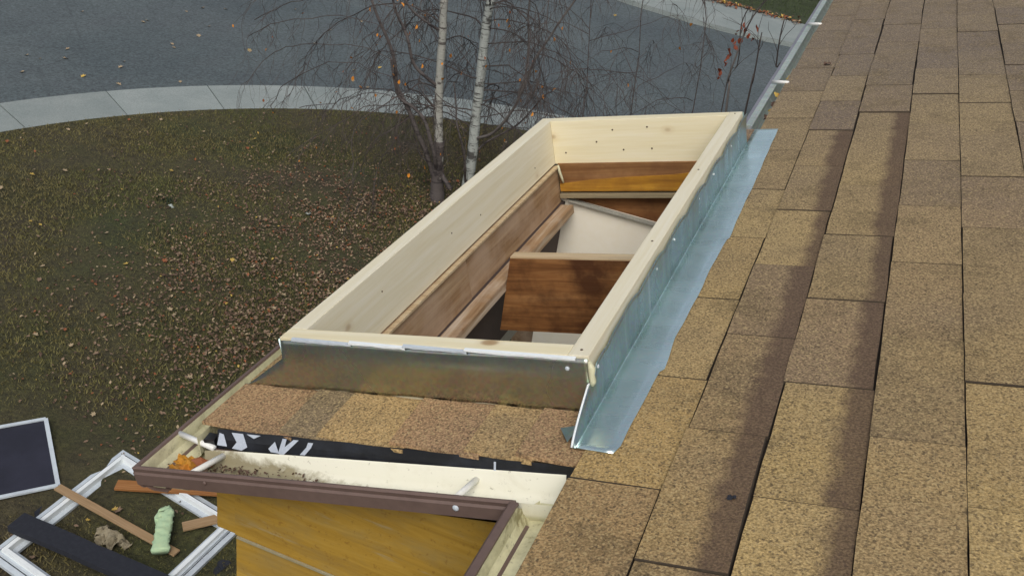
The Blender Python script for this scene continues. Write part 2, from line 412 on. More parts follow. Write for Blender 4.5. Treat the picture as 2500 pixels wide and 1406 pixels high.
# grass blades (one mass)
def inside(x, y, m=0): return (x-cx)**2+(y-cy)**2 < (IR-m)**2
def grass(name, n, sampler, h, label, mat, zb=.01):
    V = np.zeros((n*3, 3)); xy = sampler(n)
    ang = rng.uniform(0, 2*PI, n); w = rng.uniform(.003, .007, n); hh = rng.uniform(.5, 1.2, n)*h
    lean = rng.normal(0, .6, (n, 2))*hh[:, None]
    dx, dy = np.cos(ang)*w, np.sin(ang)*w
    V[0::3] = np.c_[xy[:, 0]-dx, xy[:, 1]-dy, np.full(n, zb)]
    V[1::3] = np.c_[xy[:, 0]+dx, xy[:, 1]+dy, np.full(n, zb)]
    V[2::3] = np.c_[xy[:, 0]+lean[:, 0], xy[:, 1]+lean[:, 1], zb+hh]
    me = bpy.data.meshes.new(name); me.vertices.add(n*3); me.vertices.foreach_set('co', V.ravel())
    me.loops.add(n*3); me.loops.foreach_set('vertex_index', np.arange(n*3)); me.polygons.add(n)
    me.polygons.foreach_set('loop_start', np.arange(0, n*3, 3)); me.polygons.foreach_set('loop_total', np.full(n, 3))
    me.update(); me.validate(); me.materials.append(mat)
    o = put(bpy.data.objects.new(name, me), Matrix.Identity(4)); return props(o, label, name.split('_')[-1], kind='stuff')
def samp_lawn(n):
    out = []
    while len(out) < n:
        r = IR*np.sqrt(rng.uniform(0, 1, n)); a = rng.uniform(0, 2*PI, n)
        x, y = cx+r*np.cos(a), cy+r*np.sin(a)
        k = (x < -.9) & (y > 2.6)
        out += list(zip(x[k], y[k]))
    return np.array(out[:n])
grass('grass', 170000, samp_lawn, .032, 'short brown green grass over the front lawn', M_GRASS)
def samp_far(n): return np.c_[rng.uniform(-6, 3, n), 24.3+rng.uniform(0, 7, n)]
grass('far_grass', 25000, samp_far, .06, 'green grass across the street', simple('grass_green', (.05, .075, .02), .8, c2=(.03, .045, .012), ns=4), .02)

# fallen leaves
def leaf_geo(V, Fc, p, s, rz, tilt, curl, mode=0):
    rot = Matrix.Rotation(rz, 3, 'Z') @ Matrix.Rotation(tilt, 3, 'X')
    if mode == 0: out = [(0, -.5, 0), (.32, -.1, curl), (.25, .25, curl), (0, .55, 0), (-.28, .2, curl), (-.33, -.15, curl)]
    else: out = [(0, -.5, 0), (.2, -.25, .3*curl), (.5, -.2, curl), (.3, .08, .5*curl), (.42, .35, curl), (.14, .28, .3*curl), (0, .6, curl*.6), (-.15, .3, .3*curl), (-.45, .3, curl), (-.28, .05, .5*curl), (-.5, -.22, curl), (-.2, -.25, .3*curl)]
    b = len(V); V.append(tuple(p + rot @ Vector((0, 0, 0))))
    for q in out: V.append(tuple(p + rot @ (Vector(q)*s)))
    n = len(out)
    for i in range(n): Fc.append((b, b+1+i, b+1+(i+1) % n))
    return n
def litter(name, n, sampler, smin, smax, label, weights, z=.042, cat='leaves', mode=0):
    V, Fc, mi = [], [], []
    for x, y in sampler(n):
        k = leaf_geo(V, Fc, Vector((x, y, z+random.uniform(0, .012))), random.uniform(smin, smax), random.uniform(0, 6.28), random.gauss(0, .45), random.uniform(-.1, .35), mode)
        mi += [random.choices(range(5), weights)[0]]*k
    o = mk(name, (V, [], Fc), M_LEAVES); o.data.polygons.foreach_set('material_index', mi)
    return props(o, label, cat, kind='stuff')
c1 = G(640, 730); c2 = G(900, 560); c3 = G(560, 900)
def dens(x, y):
    d = .012
    for c, s, a in ((c1, .85, .85), (c2, 1.1, .95), (c3, .7, .4)): d += a*math.exp(-((x-c.x)**2+(y-c.y)**2)/(2*s*s))
    return min(1, d)
def samp_leaf(n):
    out = []
    while len(out) < n:
        r = IR*math.sqrt(random.random()); a = random.uniform(0, 6.283); x, y = cx+r*math.cos(a), cy+r*math.sin(a)
        if x < -.9 and y > 2.6 and random.random() < dens(x, y)*(.40+1.5*max(0, noise.noise((x*1.7, y*1.7, 3))+.15)): out.append((x, y))
    return out
litter('leaf_litter', 11000, samp_leaf, .018, .038, 'drifts of small dry tan leaves over the lawn', (5, .8, .7, 3.5, .08))
def samp_uni(n):
    out = []
    while len(out) < n:
        x, y = random.uniform(-10, -1), random.uniform(3, 13.3)
        if inside(x, y, .15): out.append((x, y))
    return out
# larger single leaves
LG = []
for k in range(5):
    V, Fc = [], []; leaf_geo(V, Fc, Vector(), 1, 0, .25, .18, 1)
    me = bpy.data.meshes.new('leaf'); me.from_pydata(V, [], Fc); me.materials.append(M_LEAVES[(1, 0, 4, 2, 1)[k]]); LG.append(me)
for i, (x, y) in enumerate(samp_uni(190)):
    o = bpy.data.objects.new('fallen_leaf', random.choices(LG, (4, 3, 1, 1, 2))[0])
    s = random.uniform(.035, .065)
    put(o, Matrix.LocRotScale(Vector((x, y, .045)), Matrix.Rotation(random.uniform(0, 6.28), 3, 'Z').to_quaternion(), Vector((s, s, s))))
    props(o, 'single pale dry leaf lying flat on the lawn', 'leaf', 'single leaves scattered over the lawn')
for i in range(34):
    p = [(290, 206), (440, 200), (420, 108), (425, 117), (485, 88), (510, 65), (455, 29), (720, 24), (165, 120), (898, 214), (700, 400)][i] if i < 10 else (random.uniform(0, 1700), random.uniform(0, 240))
    q = G(p[0], p[1], -.09)
    if (q.x-OC[0])**2+(q.y-OC[1])**2 < (OR+.1)**2: q.z = .02
    o = bpy.data.objects.new('street_leaf', LG[random.choice((0, 0, 4, 2))]); s = random.uniform(.05, .09)
    put(o, Matrix.LocRotScale(q, Matrix.Rotation(random.uniform(0, 6.28), 3, 'Z').to_quaternion(), Vector((s, s, s))))
    props(o, 'single pale leaf lying on the grey street or its walk', 'leaf', 'pale leaves scattered over the street')
def samp_kerb(n): # leaves gathered along the far kerb
    out = []
    for _ in range(n):
        i = random.choices(range(3, 8), (2, 3, 3, 3, 3))[0]; t = random.random(); a, b = Vector(FARL[i]), Vector(FARL[i+1]); p = a.lerp(b, t)
        out.append((p.x, p.y+random.gauss(-.05, .12)))
    return out
litter('kerb_leaves', 500, samp_kerb, .05, .11, 'rusty leaves gathered along the far walk edge', (3, 1, 5, 2, 1), .03)

# ================================================================ HOUSE
house = empty('house', RW(.5, 2, 0)*Vector((1, 1, 0)) if False else Vector((.9, 2.5, 0)), 'house with tan shingle roof, opened bay roof and yellow sheathing', 'house')
bm = bmesh.new(); box(bm, -.512, 4.0, -3, 3.3, -.03, -.0045); box(bm, -.505, 4.0, 3.3, 12, -.03, -.0045)
roof = mk('roof', bm, simple('roof_deck_felt', (.040, .031, .023), .95), RM(0, 0, 0), house)
M_EDGE = simple('asphalt_cut_edge', (.060, .045, .030), .95, c2=(.09, .065, .04), ns=60)
def tabmesh(w, L, mat, var, t=.0075, gr=.0026):
    bm = bmesh.new(); nv = 4
    rows = []
    for i in range(nv+1):
        y = L*i/nv
        j = random.uniform(-.0012, .0012)
        e0 = -j if 0 < i < nv else 0
        rows.append([bm.verts.new((e0, y, .0005)), bm.verts.new((e0+.0006, y, t)), bm.verts.new((w*.5, y, t-.0022)), bm.verts.new((w-gr+e0, y, t-.0046)), bm.verts.new((w-gr+.001, y, -.005))])
    for i in range(nv):
        for k in range(4):
            f_ = bm.faces.new((rows[i][k], rows[i+1][k], rows[i+1][k+1], rows[i][k+1]))
            if k in (0, 3): f_.material_index = 1      # cut edges are bare black asphalt
    for f_ in (bm.faces.new(rows[0]), bm.faces.new(rows[-1][::-1])): f_.material_index = 1
    bmesh.ops.recalc_face_normals(bm, faces=bm.faces)
    me = bpy.data.meshes.new('shingle'); bm.to_mesh(me); bm.free(); me.materials.append(mat); me.materials.append(M_EDGE); return me
UE = [-.519, -.368, -.237, -.086, .052, .198, .345, .49, .635, .78]
V0 = [(1.891, .3345), (2.063, .3375), (1.90, .338), (1.411, .3413), (1.257, .347), (1.42, .34), (1.30, .34), (1.5, .34), (1.38, .34)]
for c in range(9):
    u0, u1 = UE[c], UE[c+1]; v0, sp = V0[c]
    band = M_SHB if c == 1 else M_SHC if c == 2 else None
    k0 = math.ceil((.35-v0)/sp)
    meshes = {}
    for k in range(k0, 40):
        va = v0+k*sp
        if va > 8.2: break
        gap = random.choice((.0025, .0040, .0050)); L = sp-gap
        if c == 0 and abs(va-1.242) < .01: pass
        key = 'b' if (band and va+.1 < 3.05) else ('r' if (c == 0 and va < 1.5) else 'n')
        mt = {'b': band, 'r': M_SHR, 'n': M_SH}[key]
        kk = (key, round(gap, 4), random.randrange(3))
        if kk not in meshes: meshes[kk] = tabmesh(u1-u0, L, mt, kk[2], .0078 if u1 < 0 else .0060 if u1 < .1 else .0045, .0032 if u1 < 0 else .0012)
        o = bpy.data.objects.new('shingle', meshes[kk])
        shift = 0
        if va > 3.2 and c == 0: shift = .006*max(0, va-3.2)
        z = random.uniform(0, .0012) if c else 0
        if c == 1 and abs(va-1.073) < .02: z = .006
        if c in (1, 2) and 3.0 < va < 3.3: z = .004
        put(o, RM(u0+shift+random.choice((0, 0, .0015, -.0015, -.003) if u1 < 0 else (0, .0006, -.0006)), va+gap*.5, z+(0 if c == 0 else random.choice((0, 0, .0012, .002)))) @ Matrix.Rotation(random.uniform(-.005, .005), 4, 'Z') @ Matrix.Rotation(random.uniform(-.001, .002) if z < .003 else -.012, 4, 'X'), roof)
for u, v, s_, lb in ((-.264, 1.214, .015, 'dark curled leaf scrap lying on the brown band of a near shingle'), (-.40, 3.94, .030, 'small dark scrap lying on a far shingle near the gutter')):
    SCR = (u, v, s_, lb); SCRAPS = globals().setdefault('SCRAPS', []); SCRAPS.append(SCR)
# bump-out roof over the bay
M_DECK = simple('deck_edge', (.20, .15, .08), .9)
for q_ in ((-1.255, -.53, 1.285, 1.417), (-1.255, -.53, 2.934, 3.10), (-1.255, -1.175, 1.418, 2.933)):
    rbox('bay_roof_deck', M_DECK, *q_, -.028, -.008, house, 0)
ST_ = [(-1.277, -1.10), (-1.10, -1.02), (-1.02, -.87), (-.87, -.725), (-.725, -.63), (-.63, -.515)]
for i, (a, b) in enumerate(ST_):
    for j, (va, vb) in enumerate(((1.262, 1.418), (2.935, 3.12))):
        bm = bmesh.new(); n = 8; t = .006; L = vb-va
        rows = []
        for q in range(n+1):
            x = (b-a+.03)*q/n
            j0 = random.uniform(-.0012, .0012) + .009*(1-q/n)-.002; up = .0055-.0065*q/n
            step = random.uniform(-.002, .002) + (-.004+.006*(q/n))
            sag = -.004*abs(math.sin((a+x)*5))
            rows.append([bm.verts.new((x, j0, up-t+sag)), bm.verts.new((x, j0+.001, up+sag)), bm.verts.new((x, L*.5, up)), bm.verts.new((x, L+step, up)), bm.verts.new((x, L+step, up-t))])
        for q in range(n):
            for k in range(4): bm.faces.new((rows[q][k], rows[q+1][k], rows[q+1][k+1], rows[q][k+1]))
        bm.faces.new(rows[0]); bm.faces.new(rows[-1][::-1])
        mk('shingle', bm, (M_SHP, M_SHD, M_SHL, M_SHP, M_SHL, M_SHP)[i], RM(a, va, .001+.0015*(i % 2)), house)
for v in np.arange(1.43, 2.92, .335):
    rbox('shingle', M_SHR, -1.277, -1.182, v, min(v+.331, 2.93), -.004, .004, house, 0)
# underlay strip torn under the shingle edge with white print
uw = empty('roof_underlay', RW(-.9, 1.25, -.02), 'torn black underlay strip with white print under the shingle edge', 'underlay')
bm = bmesh.new(); n = 40; r0 = []
for i in range(n+1):
    u = -1.235+(.715)*i/n
    bot = -.036+.008*(i/n)+.0015*math.sin(i*1.7); dv = .0012*math.sin(i*.9)
    r0.append([bm.verts.new((u, 1.262+dv, -.001)), bm.verts.new((u, 1.252+dv+.01*(i/n), (bot-.001)/2)), bm.verts.new((u, 1.248+.01*(i/n)+dv, bot))])
for i in range(n):
    for k in range(2): bm.faces.new((r0[i][k], r0[i+1][k], r0[i+1][k+1], r0[i][k+1]))
mk('wrap_strip', bm, M_BLACK, RM(0, 0, 0), uw)
def printed(polys):
    for pl in polys:
        bm = bmesh.new(); vs = []
        for (u, w) in pl:
            t = (u+1.235)/.715; q = min(1, max(0, (w+.018)/.030)); bot = -.036+.008*t
            vs.append(bm.verts.new((u, (1.248+.01*t)*(1-q)+1.262*q-.003, bot*(1-q)-.001*q)))
        f_ = bm.faces.new(vs); bmesh.ops.subdivide_edges(bm, edges=bm.edges[:], cuts=1)
        mk('print_mark', bm, M_PRINT, RM(0, 0, 0), uw)
printed([[(-1.229, .008), (-1.219, .006), (-1.212, -.012), (-1.235, -.011)],
         [(-1.201, .010), (-1.175, .010), (-1.166, -.010), (-1.179, -.016), (-1.201, -.014), (-1.190, -.004)],
         [(-1.167, .010), (-1.151, .004), (-1.135, .010)],
         [(-1.104, .003), (-1.096, -.015), (-1.114, -.014), (-1.119, -.009)],
         [(-1.087, .009), (-1.078, .009), (-1.083, -.004), (-1.063, .009), (-1.052, .009), (-1.088, -.018), (-1.098, -.015)],
         [(-1.032, .007), (-1.021, .007), (-1.026, -.001), (-1.040, -.014), (-1.051, -.014), (-1.036, -.001)]])
printed([[(-.668, -.016), (-.664, -.016), (-.662, .008), (-.666, .008)]])

# walls of the bay (plumb)
Zc = CZ
def slope_top(name, x0, x1, y0, y1, z0, w):
    bm = bmesh.new()
    def zt(x): u = (x+(w-H)*ST)/CT; return CZ+u*ST+(w-H)*CT
    b = [bm.verts.new(q) for q in ((x0, y0, z0), (x1, y0, z0), (x1, y0, zt(x1)), (x0, y0, zt(x0)), (x0, y1, z0), (x1, y1, z0), (x1, y1, zt(x1)), (x0, y1, zt(x0)))]
    for q in ((0,1,2,3),(7,6,5,4),(0,4,5,1),(1,5,6,2),(2,6,7,3),(3,7,4,0)): bm.faces.new([b[i] for i in q])
    return mk(name, bm, M_PLY, None, house)
slope_top('plywood_sheet', -.886, .2, 1.262, 1.275, Zc-1.484, -.112)
wbox('plywood_sheet', M_PLY, -.884, .2, 1.263, 1.276, 2.3, Zc-1.4885, house)
wbox('seam_tape', simple('pale_seam', (.34, .31, .20), .8, c2=(.30, .24, .12), ns=12), -.880, .1, 1.2575, 1.2615, Zc-1.489, Zc-1.484, house, 0)
wbox('corner_board', M_PLY, -.931, -.8865, 1.266, 1.284, Zc-1.487, Zc-1.37, house)
wbox('corner_post', M_BRV, -.878, -.80, 1.278, 1.36, 1.0, Zc-1.36, house)
wbox('side_wall', M_SIDING, -.886, -.800, 1.37, 3.0, .0, 2.35, house)
wbox('window_header', M_BRV, -.886, -.800, 1.37, 3.0, Zc-1.66, Zc-1.42, house)
wbox('window_jamb', M_BRV, -.886, -.800, 1.37, 1.42, 2.351, Zc-1.661, house)
wbox('window_jamb', M_BRV, -.886, -.800, 2.94, 3.0, 2.351, Zc-1.661, house)
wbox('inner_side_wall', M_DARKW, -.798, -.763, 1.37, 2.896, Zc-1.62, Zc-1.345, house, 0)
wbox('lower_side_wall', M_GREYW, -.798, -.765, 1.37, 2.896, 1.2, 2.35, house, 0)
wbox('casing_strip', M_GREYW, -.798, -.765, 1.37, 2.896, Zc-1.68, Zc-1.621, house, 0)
wbox('drywall_panel', M_DRY, -.797, 1.4, 2.898, 2.915, 1.2, Zc-1.336, house, 0)
wbox('ceiling_edge', M_GREYW, -.75, 1.4, 2.880, 2.897, Zc-1.336, Zc-1.330, house, 0)
wbox('near_inner_wall', M_DRY, -.763, .6, 1.35, 1.368, 1.2, Zc-1.40, house, 0)  # unseen wall, kept drywall white to bounce light inside
wbox('floor_slab', M_DRY, -.80, 1.4, 1.28, 2.9, 1.1, 1.19, house, 0)  # unseen floor given the drywall white for added bounce light

wbox('main_wall', M_SIDING, .2, .32, -3, 1.25, 0, Zc-.98, house, 0)
wbox('main_wall', M_SIDING, .2, .32, 3.02, 12, 0, Zc-.98, house, 0)
wbox('foundation_wall', simple('foundation', (.3, .29, .27), .9), -.86, .3, 1.3, 2.98, 0, 1.1, house, 0)
rbox('soffit', M_WHITE, -.50, .0, -2.5, 1.24, -.115, -.10, house, 0)
rbox('soffit', M_WHITE, -.50, .0, 3.12, 12, -.115, -.10, house, 0)
rbox('fascia', M_BROWN, -.512, -.495, -2.5, 1.24, -.115, -.031, house, 0)
rbox('fascia', M_BROWN, -.503, -.490, 3.31, 12, -.115, -.031, house, 0)
rbox('bay_soffit', M_BRV, -1.25, -.53, 1.262, 1.41, -.135, -.125, house, 0)
# old framing inside the opening
rbox('header_board', M_BRV, -1.168, -1.122, 1.44, 2.155, -.150, -.028, house)
rbox('header_board', M_BRV, -1.168, -1.1235, 2.159, 2.889, -.150, -.030, house)
rbox('edge_strip', M_TOP, -1.130, -1.116, 1.44, 2.885, -.034, -.0275, house, .001)
M_BRE = wood('end_header_wood', (.16, .070, .022), (.27, .135, .050), (.36, .20, .09), axis=0, stain=(.12, .05, .02))
rbox('end_header', M_BRE, -1.121, -.56, 2.886, 2.925, -.113, -.022, house)
bm = bmesh.new(); vs = [bm.verts.new((u, v, w)) for v in (2.880, 2.8855) for (u, w) in ((-1.119, -.113), (-.56, -.113), (-.56, -.040), (-.75, -.062), (-.90, -.068), (-1.02, -.076), (-1.119, -.088))]
bm.faces.new(vs[:7][::-1]); bm.faces.new(vs[7:])
for i in range(7): bm.faces.new((vs[i], vs[(i+1) % 7], vs[7+(i+1) % 7], vs[7+i]))
mk('split_board', bm, M_ORG, RM(0, 0, 0), house)
rbox('ledge_strip', wood('grey_ledge', (.20, .16, .10), (.28, .23, .14), (.34, .29, .19), axis=0), -1.121, -.56, 2.872, 2.925, -.134, -.120, house)
rbox('end_board', M_BRU, -1.115, -.40, 2.918, 2.935, -.34, -.135, house, 0)
rbox('top_plate', M_PLATE, -1.134, -1.075, 1.44, 2.865, -.180, -.152, house, .004)
bm = bmesh.new(); vs = [bm.verts.new((u, v, w)) for v in (2.27, 2.308) for (u, w) in ((-1.112, -.300), (-.40, -.300), (-.40, -.0835), (-1.050, -.0835))]
for q in ((3,2,1,0),(4,5,6,7),(0,1,5,4),(1,2,6,5),(2,3,7,6),(3,0,4,7)): bm.faces.new([vs[i] for i in q])
mk('cross_joist', bm, M_JST, RM(0, 0, 0), house)
rbox('joist_top', M_TOP, -1.050, -.40, 2.2715, 2.3065, -.0835, -.079, house, .001)
rbox('inner_header', M_BRV, -.575, -.536, 1.44, 2.92, -.15, -.028, house)
rbox('ceiling_joist', M_BRU, -.40, -.36, 1.35, 2.9, -.30, -.04, house)
bm = bmesh.new(); tube(bm, [(0, 0, 0), (.004, -.003, -.02), (.010, -.004, -.042), (.013, -.003, -.058)], [.004, .005, .004, .003], 6)
mk('caulk_bead', bm, M_CAULK, RM(-1.117, 2.878, -.024), house, True)

# ---------------------------------------------------------------- curb
curb = empty('roof_curb', RW(-.85, 2.17, 0), 'open rectangular pine curb wrapped in metal flashing on the bay roof', 'roof curb')
WT, WB = .115, -.0245
def wavyboard(name, mat, u0, u1, v0, v1):
    return rbox(name, mat, u0, u1, v0, v1, WB, WT, curb, .002)
wavyboard('pine_board', M_PINEV, -1.169, -1.131, 1.4585, 2.93)
wavyboard('pine_board', M_PINEV, -.576, -.538, 1.42, 2.93)
wavyboard('pine_board', M_PINEU, -1.169, -.5765, 1.42, 1.458)
wavyboard('pine_board', M_PINEU, -1.1305, -.5765, 2.892, 2.93)
M_NAIL = simple('nail_dark', (.09, .055, .03), .7)
def nail(u, v, w, ax, r=.0032):
    bm = bmesh.new(); bmesh.ops.create_cone(bm, cap_ends=True, segments=10, radius1=r, radius2=r*.8, depth=.0016)
    if ax == 'v': bmesh.ops.rotate(bm, verts=bm.verts, matrix=Matrix.Rotation(PI/2, 3, 'X'))
    if ax == 'u': bmesh.ops.rotate(bm, verts=bm.verts, matrix=Matrix.Rotation(PI/2, 3, 'Y'))
    mk('nail_head', bm, M_NAIL, RM(u, v, w), curb)
for (px, w) in ((-1.09, .012), (-.985, .045), (-.93, .082), (-.90, .018), (-.82, .088), (-.81, .02)): nail(px, 2.8918, w, 'v')
for (v, w) in ((2.72, .02), (2.30, .03), (2.12, .05), (1.75, .06)): nail(-1.1308, v, w, 'u', .0024)
for v in (1.44, 1.93, 2.40, 2.91): nail(-.557, v, WT+.0002, 'w', .003)
# side flashing: upstand + flange, with a fin running past the corner
def grid_sheet(name, fn, na_, nb, mat, M, parent, th=.0012, smooth=True):
    bm = bmesh.new(); g = [[bm.verts.new(fn(i/na_, j/nb)) for j in range(nb+1)] for i in range(na_+1)]
    for i in range(na_):
        for j in range(nb): bm.faces.new((g[i][j], g[i+1][j], g[i+1][j+1], g[i][j+1]))
    o = mk(name, bm, mat, M, parent, smooth)
    md = o.modifiers.new('solid', 'SOLIDIFY'); md.thickness = th; md.offset = 0
    return o
def top_w(v):
    if v < 1.425: return max(.009, .009+(.070-.009)*((v-1.300)/(.125))**.8) if v > 1.30 else .009
    base = .094+.010*min(1, (v-1.425)/.12)
    sc = abs(math.sin((v-1.5)*PI/.215))
    return base-.007*(1-sc)**2 + .002*math.sin(v*31)
def up_fn(a, b):
    v = 1.300+(2.955-1.300)*a; t = top_w(v)
    buckle = (.0012*math.sin(v*14.6)+.0008*math.sin(v*37))*math.sin(b*PI)
    fl = .004*(b**3) if v > 1.43 else 0
    lean = (-.006*b if v < 1.42 else 0)
    return (-.5345+buckle+fl+lean, v, .0085+(t-.0085)*b)
grid_sheet('side_flashing', up_fn, 150, 8, M_GALV, RM(0, 0, 0), curb)
EDG = [(1.302, -.470), (1.32, -.463), (1.43, -.462), (1.44, -.462), (1.50, -.460), (1.565, -.459), (1.572, -.452), (1.70, -.461), (1.89, -.457), (2.05, -.459), (2.20, -.454), (2.208, -.450), (2.4, -.454), (2.61, -.454), (2.85, -.459), (3.10, -.462)]
def flange_fn(a, b):
    v = 1.300+(3.10-1.300)*a
    e = np.interp(v, [q[0] for q in EDG], [q[1] for q in EDG])+.0006*math.sin(v*40)
    v2 = v - (.006*b if a < .02 else 0)
    return (-.5345+(e+.5345)*b, v2, .0092+.0003*math.sin(v*5)*b)
grid_sheet('flashing_flange', flange_fn, 150, 4, M_GALVF, RM(0, 0, 0), curb)
bm = bmesh.new(); tube(bm, [(-.5340, v, .0100) for v in np.linspace(1.302, 2.95, 30)], .0011, 5); mk('fold_line', bm, M_GALVF, RM(0, 0, 0), curb, True)
bm = bmesh.new()   # bright hem along the fin
tube(bm, [(-.536-.0055*(1 if v < 1.42 else 0), v, top_w(v)) for v in np.linspace(1.300, 1.420, 12)], .0021, 5)
mk('flashing_hem', bm, M_VINYLW, RM(0, 0, 0), curb, True)
bm = bmesh.new()
bm.faces.new([bm.verts.new(q) for q in ((-.552, 1.310, .012), (-.541, 1.352, .020), (-.578, 1.350, .012))])
mk('bent_tab', bm, M_GALV, RM(0, 0, 0), curb)
def front_fn(a, b):
    u = -1.279+(1.279-.5385)*a
    full = .1115+.0012*math.sin(u*17)
    if u < -1.169: full = max(.004, .072*(u+1.279)/(.11)+.0)
    bow = -.0025*math.sin(b*PI)
    foot = 0
    return (u, 1.4155+bow+foot, .006+(full-.006)*b+ (.0015*math.sin(u*40) if b == 0 else 0))
grid_sheet('front_flashing', front_fn, 90, 10, M_GALVD, RM(0, 0, 0), curb)
# layered bluish sheet edges along the near rim
for i, (a, b) in enumerate(((-1.138, -1.005), (-1.010, -.890), (-.895, -.765), (-.770, -.560))):
    bm = bmesh.new(); n = 10; r = []
    for q in range(n+1):
        u = a+(b-a)*q/n; hgt = .1170-.004*(q/n)
        r.append([bm.verts.new((u, 1.4195, hgt)), bm.verts.new((u, 1.4125-.001*random.random(), hgt-.001)), bm.verts.new((u, 1.4120, hgt-.0035-.002*random.random()))])
    for q in range(n):
        for k in range(2): bm.faces.new((r[q][k], r[q+1][k], r[q+1][k+1], r[q][k+1]))
    mk('sheet_edge', bm, M_VINYLW if i % 2 else M_VINYL, RM(0, 0, 0), curb)
def far_fn(a, b): return (-1.175+.64*a, 2.934, .004+.108*b)
grid_sheet('far_flashing', far_fn, 10, 2, M_GALV, RM(0, 0, 0), curb)
def lef_fn(a, b): return (-1.1735-.002*math.sin(a*20), 1.42+1.51*a, .004+.106*b)
grid_sheet('outer_flashing', lef_fn, 30, 2, M_GALV, RM(0, 0, 0), curb)
bm = bmesh.new()   # blob of sealant at the near corner
tube(bm, [(-.537, 1.4165, .107), (-.5325, 1.413, .095), (-.534, 1.4125, .083), (-.5325, 1.412, .070), (-.535, 1.4125, .062)], [.003, .007, .0055, .006, .003], 8)
mk('sealant_blob', bm, M_CAULK, RM(0, 0, 0), curb, True)
def screw(u, v, w, nrm, parent, r=.0042, mat=None):
    bm = bmesh.new(); bmesh.ops.create_uvsphere(bm, u_segments=10, v_segments=6, radius=r)
    for q in bm.verts: q.co = Vector(q.co)*Vector((1, 1, 1)); q.co -= Vector(nrm)*q.co.dot(Vector(nrm))*.5
    return mk('screw', bm, mat or M_VINYL, RM(u, v, w), parent, True)
screw(-.577, 1.4125, .092, (0, 1, 0), curb)
for v in (1.86, 2.02, 2.28, 2.46, 2.70): screw(-.532, v, .082, (1, 0, 0), curb, .003, M_VINYLW)
screw(-.5305, 1.44, .085, (1, 0, 0), curb, .004)

# ---------------------------------------------------------------- gutters
def gutter(name, label, prof, fn0, fn1, parent=None, mats=None, hang=(), group=None, sub=14):
    pass
bayg = empty('bay_gutter', RW(-.95, 1.18, -.06), 'brown gutter with cream inside around the bay roof, leaves in its corner', 'gutter')
# near run: u from -1.345 to -.60; lip v changes slightly with u
def nv_(u): t = (u+1.34)/.736; return 1.144+.034*t
def nb_(u): t = (u+1.24)/.70; return 1.236+.024*t
def near_fn(p, t, ua=-1.345, ub=-.600):
    u = ua+(ub-ua)*t; return (u, nv_(u)+p[0], p[1])
DEP = -.068
front = sheet([(.085, DEP), (.034, DEP), (.020, DEP+.006), (.010, -.064), (-.001, -.058), (-.003, -.034), (.000, -.030), (-.002, -.022), (.002, -.019), (.006, -.020), (.0075, -.024)], -.0015)
bm = bmesh.new(); prism(bm, front, 0, 1, near_fn, 10); mk('gutter_face', bm, M_BROWN, RM(0, 0, 0), bayg)
bm = bmesh.new()
nrow = []
for i in range(25):
    u = -1.255+(.715)*i/24; b = nb_(u); l = nv_(u)
    tt = (u+1.255)/.715; bw = -.031+.014*tt
    nrow.append([bm.verts.new((u, b, bw-.003*(i == 0))), bm.verts.new((u, b-.003, bw-.004)), bm.verts.new((u, b-.006, DEP+.014)), bm.verts.new((u, b-.018, DEP+.004)), bm.verts.new((u, (b+l)/2, DEP+.003)), bm.verts.new((u, l+.015, DEP+.003)), bm.verts.new((u, l+.0095, DEP+.02)), bm.verts.new((u, l+.0065, -.025))])
for i in range(24):
    for k in range(7):
        f_ = bm.faces.new((nrow[i][k], nrow[i+1][k], nrow[i+1][k+1], nrow[i][k+1])); f_.material_index = 0 if (i > 9 or (k < 1)) else 0
M_GIN = None
def gutter_inside():
    m = NT('gutter_inside'); v = m.vec()
    sx = m.n('ShaderNodeSeparateXYZ'); m.l(m.tc.outputs['Object'], sx.inputs[0])
    g = m.noise(v, 16, 6, .72, .3); f = m.noise(v, 90, 4, .7)
    # silt line: dried mud tapering along the trough from the low corner
    lev = m.math('ADD', m.math('MULTIPLY', m.math('ADD', sx.outputs[0], 1.02), -.16), -.050)     # height of the stain along u
    d = m.math('SUBTRACT', lev, sx.outputs[2])
    d = m.math('ADD', m.math('MULTIPLY', d, 14.), m.math('MULTIPLY', m.math('SUBTRACT', g, .5), 1.1))
    c = m.mix(m.ramp(d, [(.0, 0.), (.25, .92)]), (.82, .80, .66), (.26, .22, .12))
    c = m.mix(m.ramp(g, [(.52, 0.), (.80, .35)]), c, (.55, .50, .33))
    c = m.mix(m.ramp(f, [(.63, 0.), (.70, .55)]), c, (.20, .17, .10))
    return m.out(c, .4, bump=f, bs=.1, bd=.001)
M_GIN = gutter_inside()
mk('gutter_trough', bm, M_GIN, RM(0, 0, 0), bayg, True)
bm = bmesh.new(); box(bm, -1.235, -1.135, 1.2415, 1.2445, -.0415, -.0335); mk('gutter_hem', bm, M_BROWN, RM(0, 0, 0), bayg)
# left run
lf = sheet([(.066, DEP), (.034, DEP), (.020, DEP+.006), (.010, -.064), (-.001, -.058), (-.003, -.033), (0, -.030), (-.002, -.022), (.002, -.019), (.008, -.020), (.010, -.024)], -.0015)
def left_fn(p, t): return (-1.347+.004*t+p[0], 1.144+(3.05-1.144)*t, p[1])
bm = bmesh.new(); prism(bm, lf, 0, 1, left_fn, 14); mk('gutter_face', bm, M_BROWN, RM(0, 0, 0), bayg)
bm = bmesh.new(); rr_ = []
for i in range(30):
    v = 1.150+1.90*i/29; wv = .002*math.sin(v*13)
    rr_.append([bm.verts.new((-1.271+wv, v if v > 1.24 else 1.24, -.012)), bm.verts.new((-1.273+wv, v if v > 1.24 else 1.24, DEP+.02)), bm.verts.new((-1.29, v, DEP+.004)), bm.verts.new((-1.33, v, DEP+.004)), bm.verts.new((-1.3365, v, DEP+.02)), bm.verts.new((-1.3365, v, -.023))])
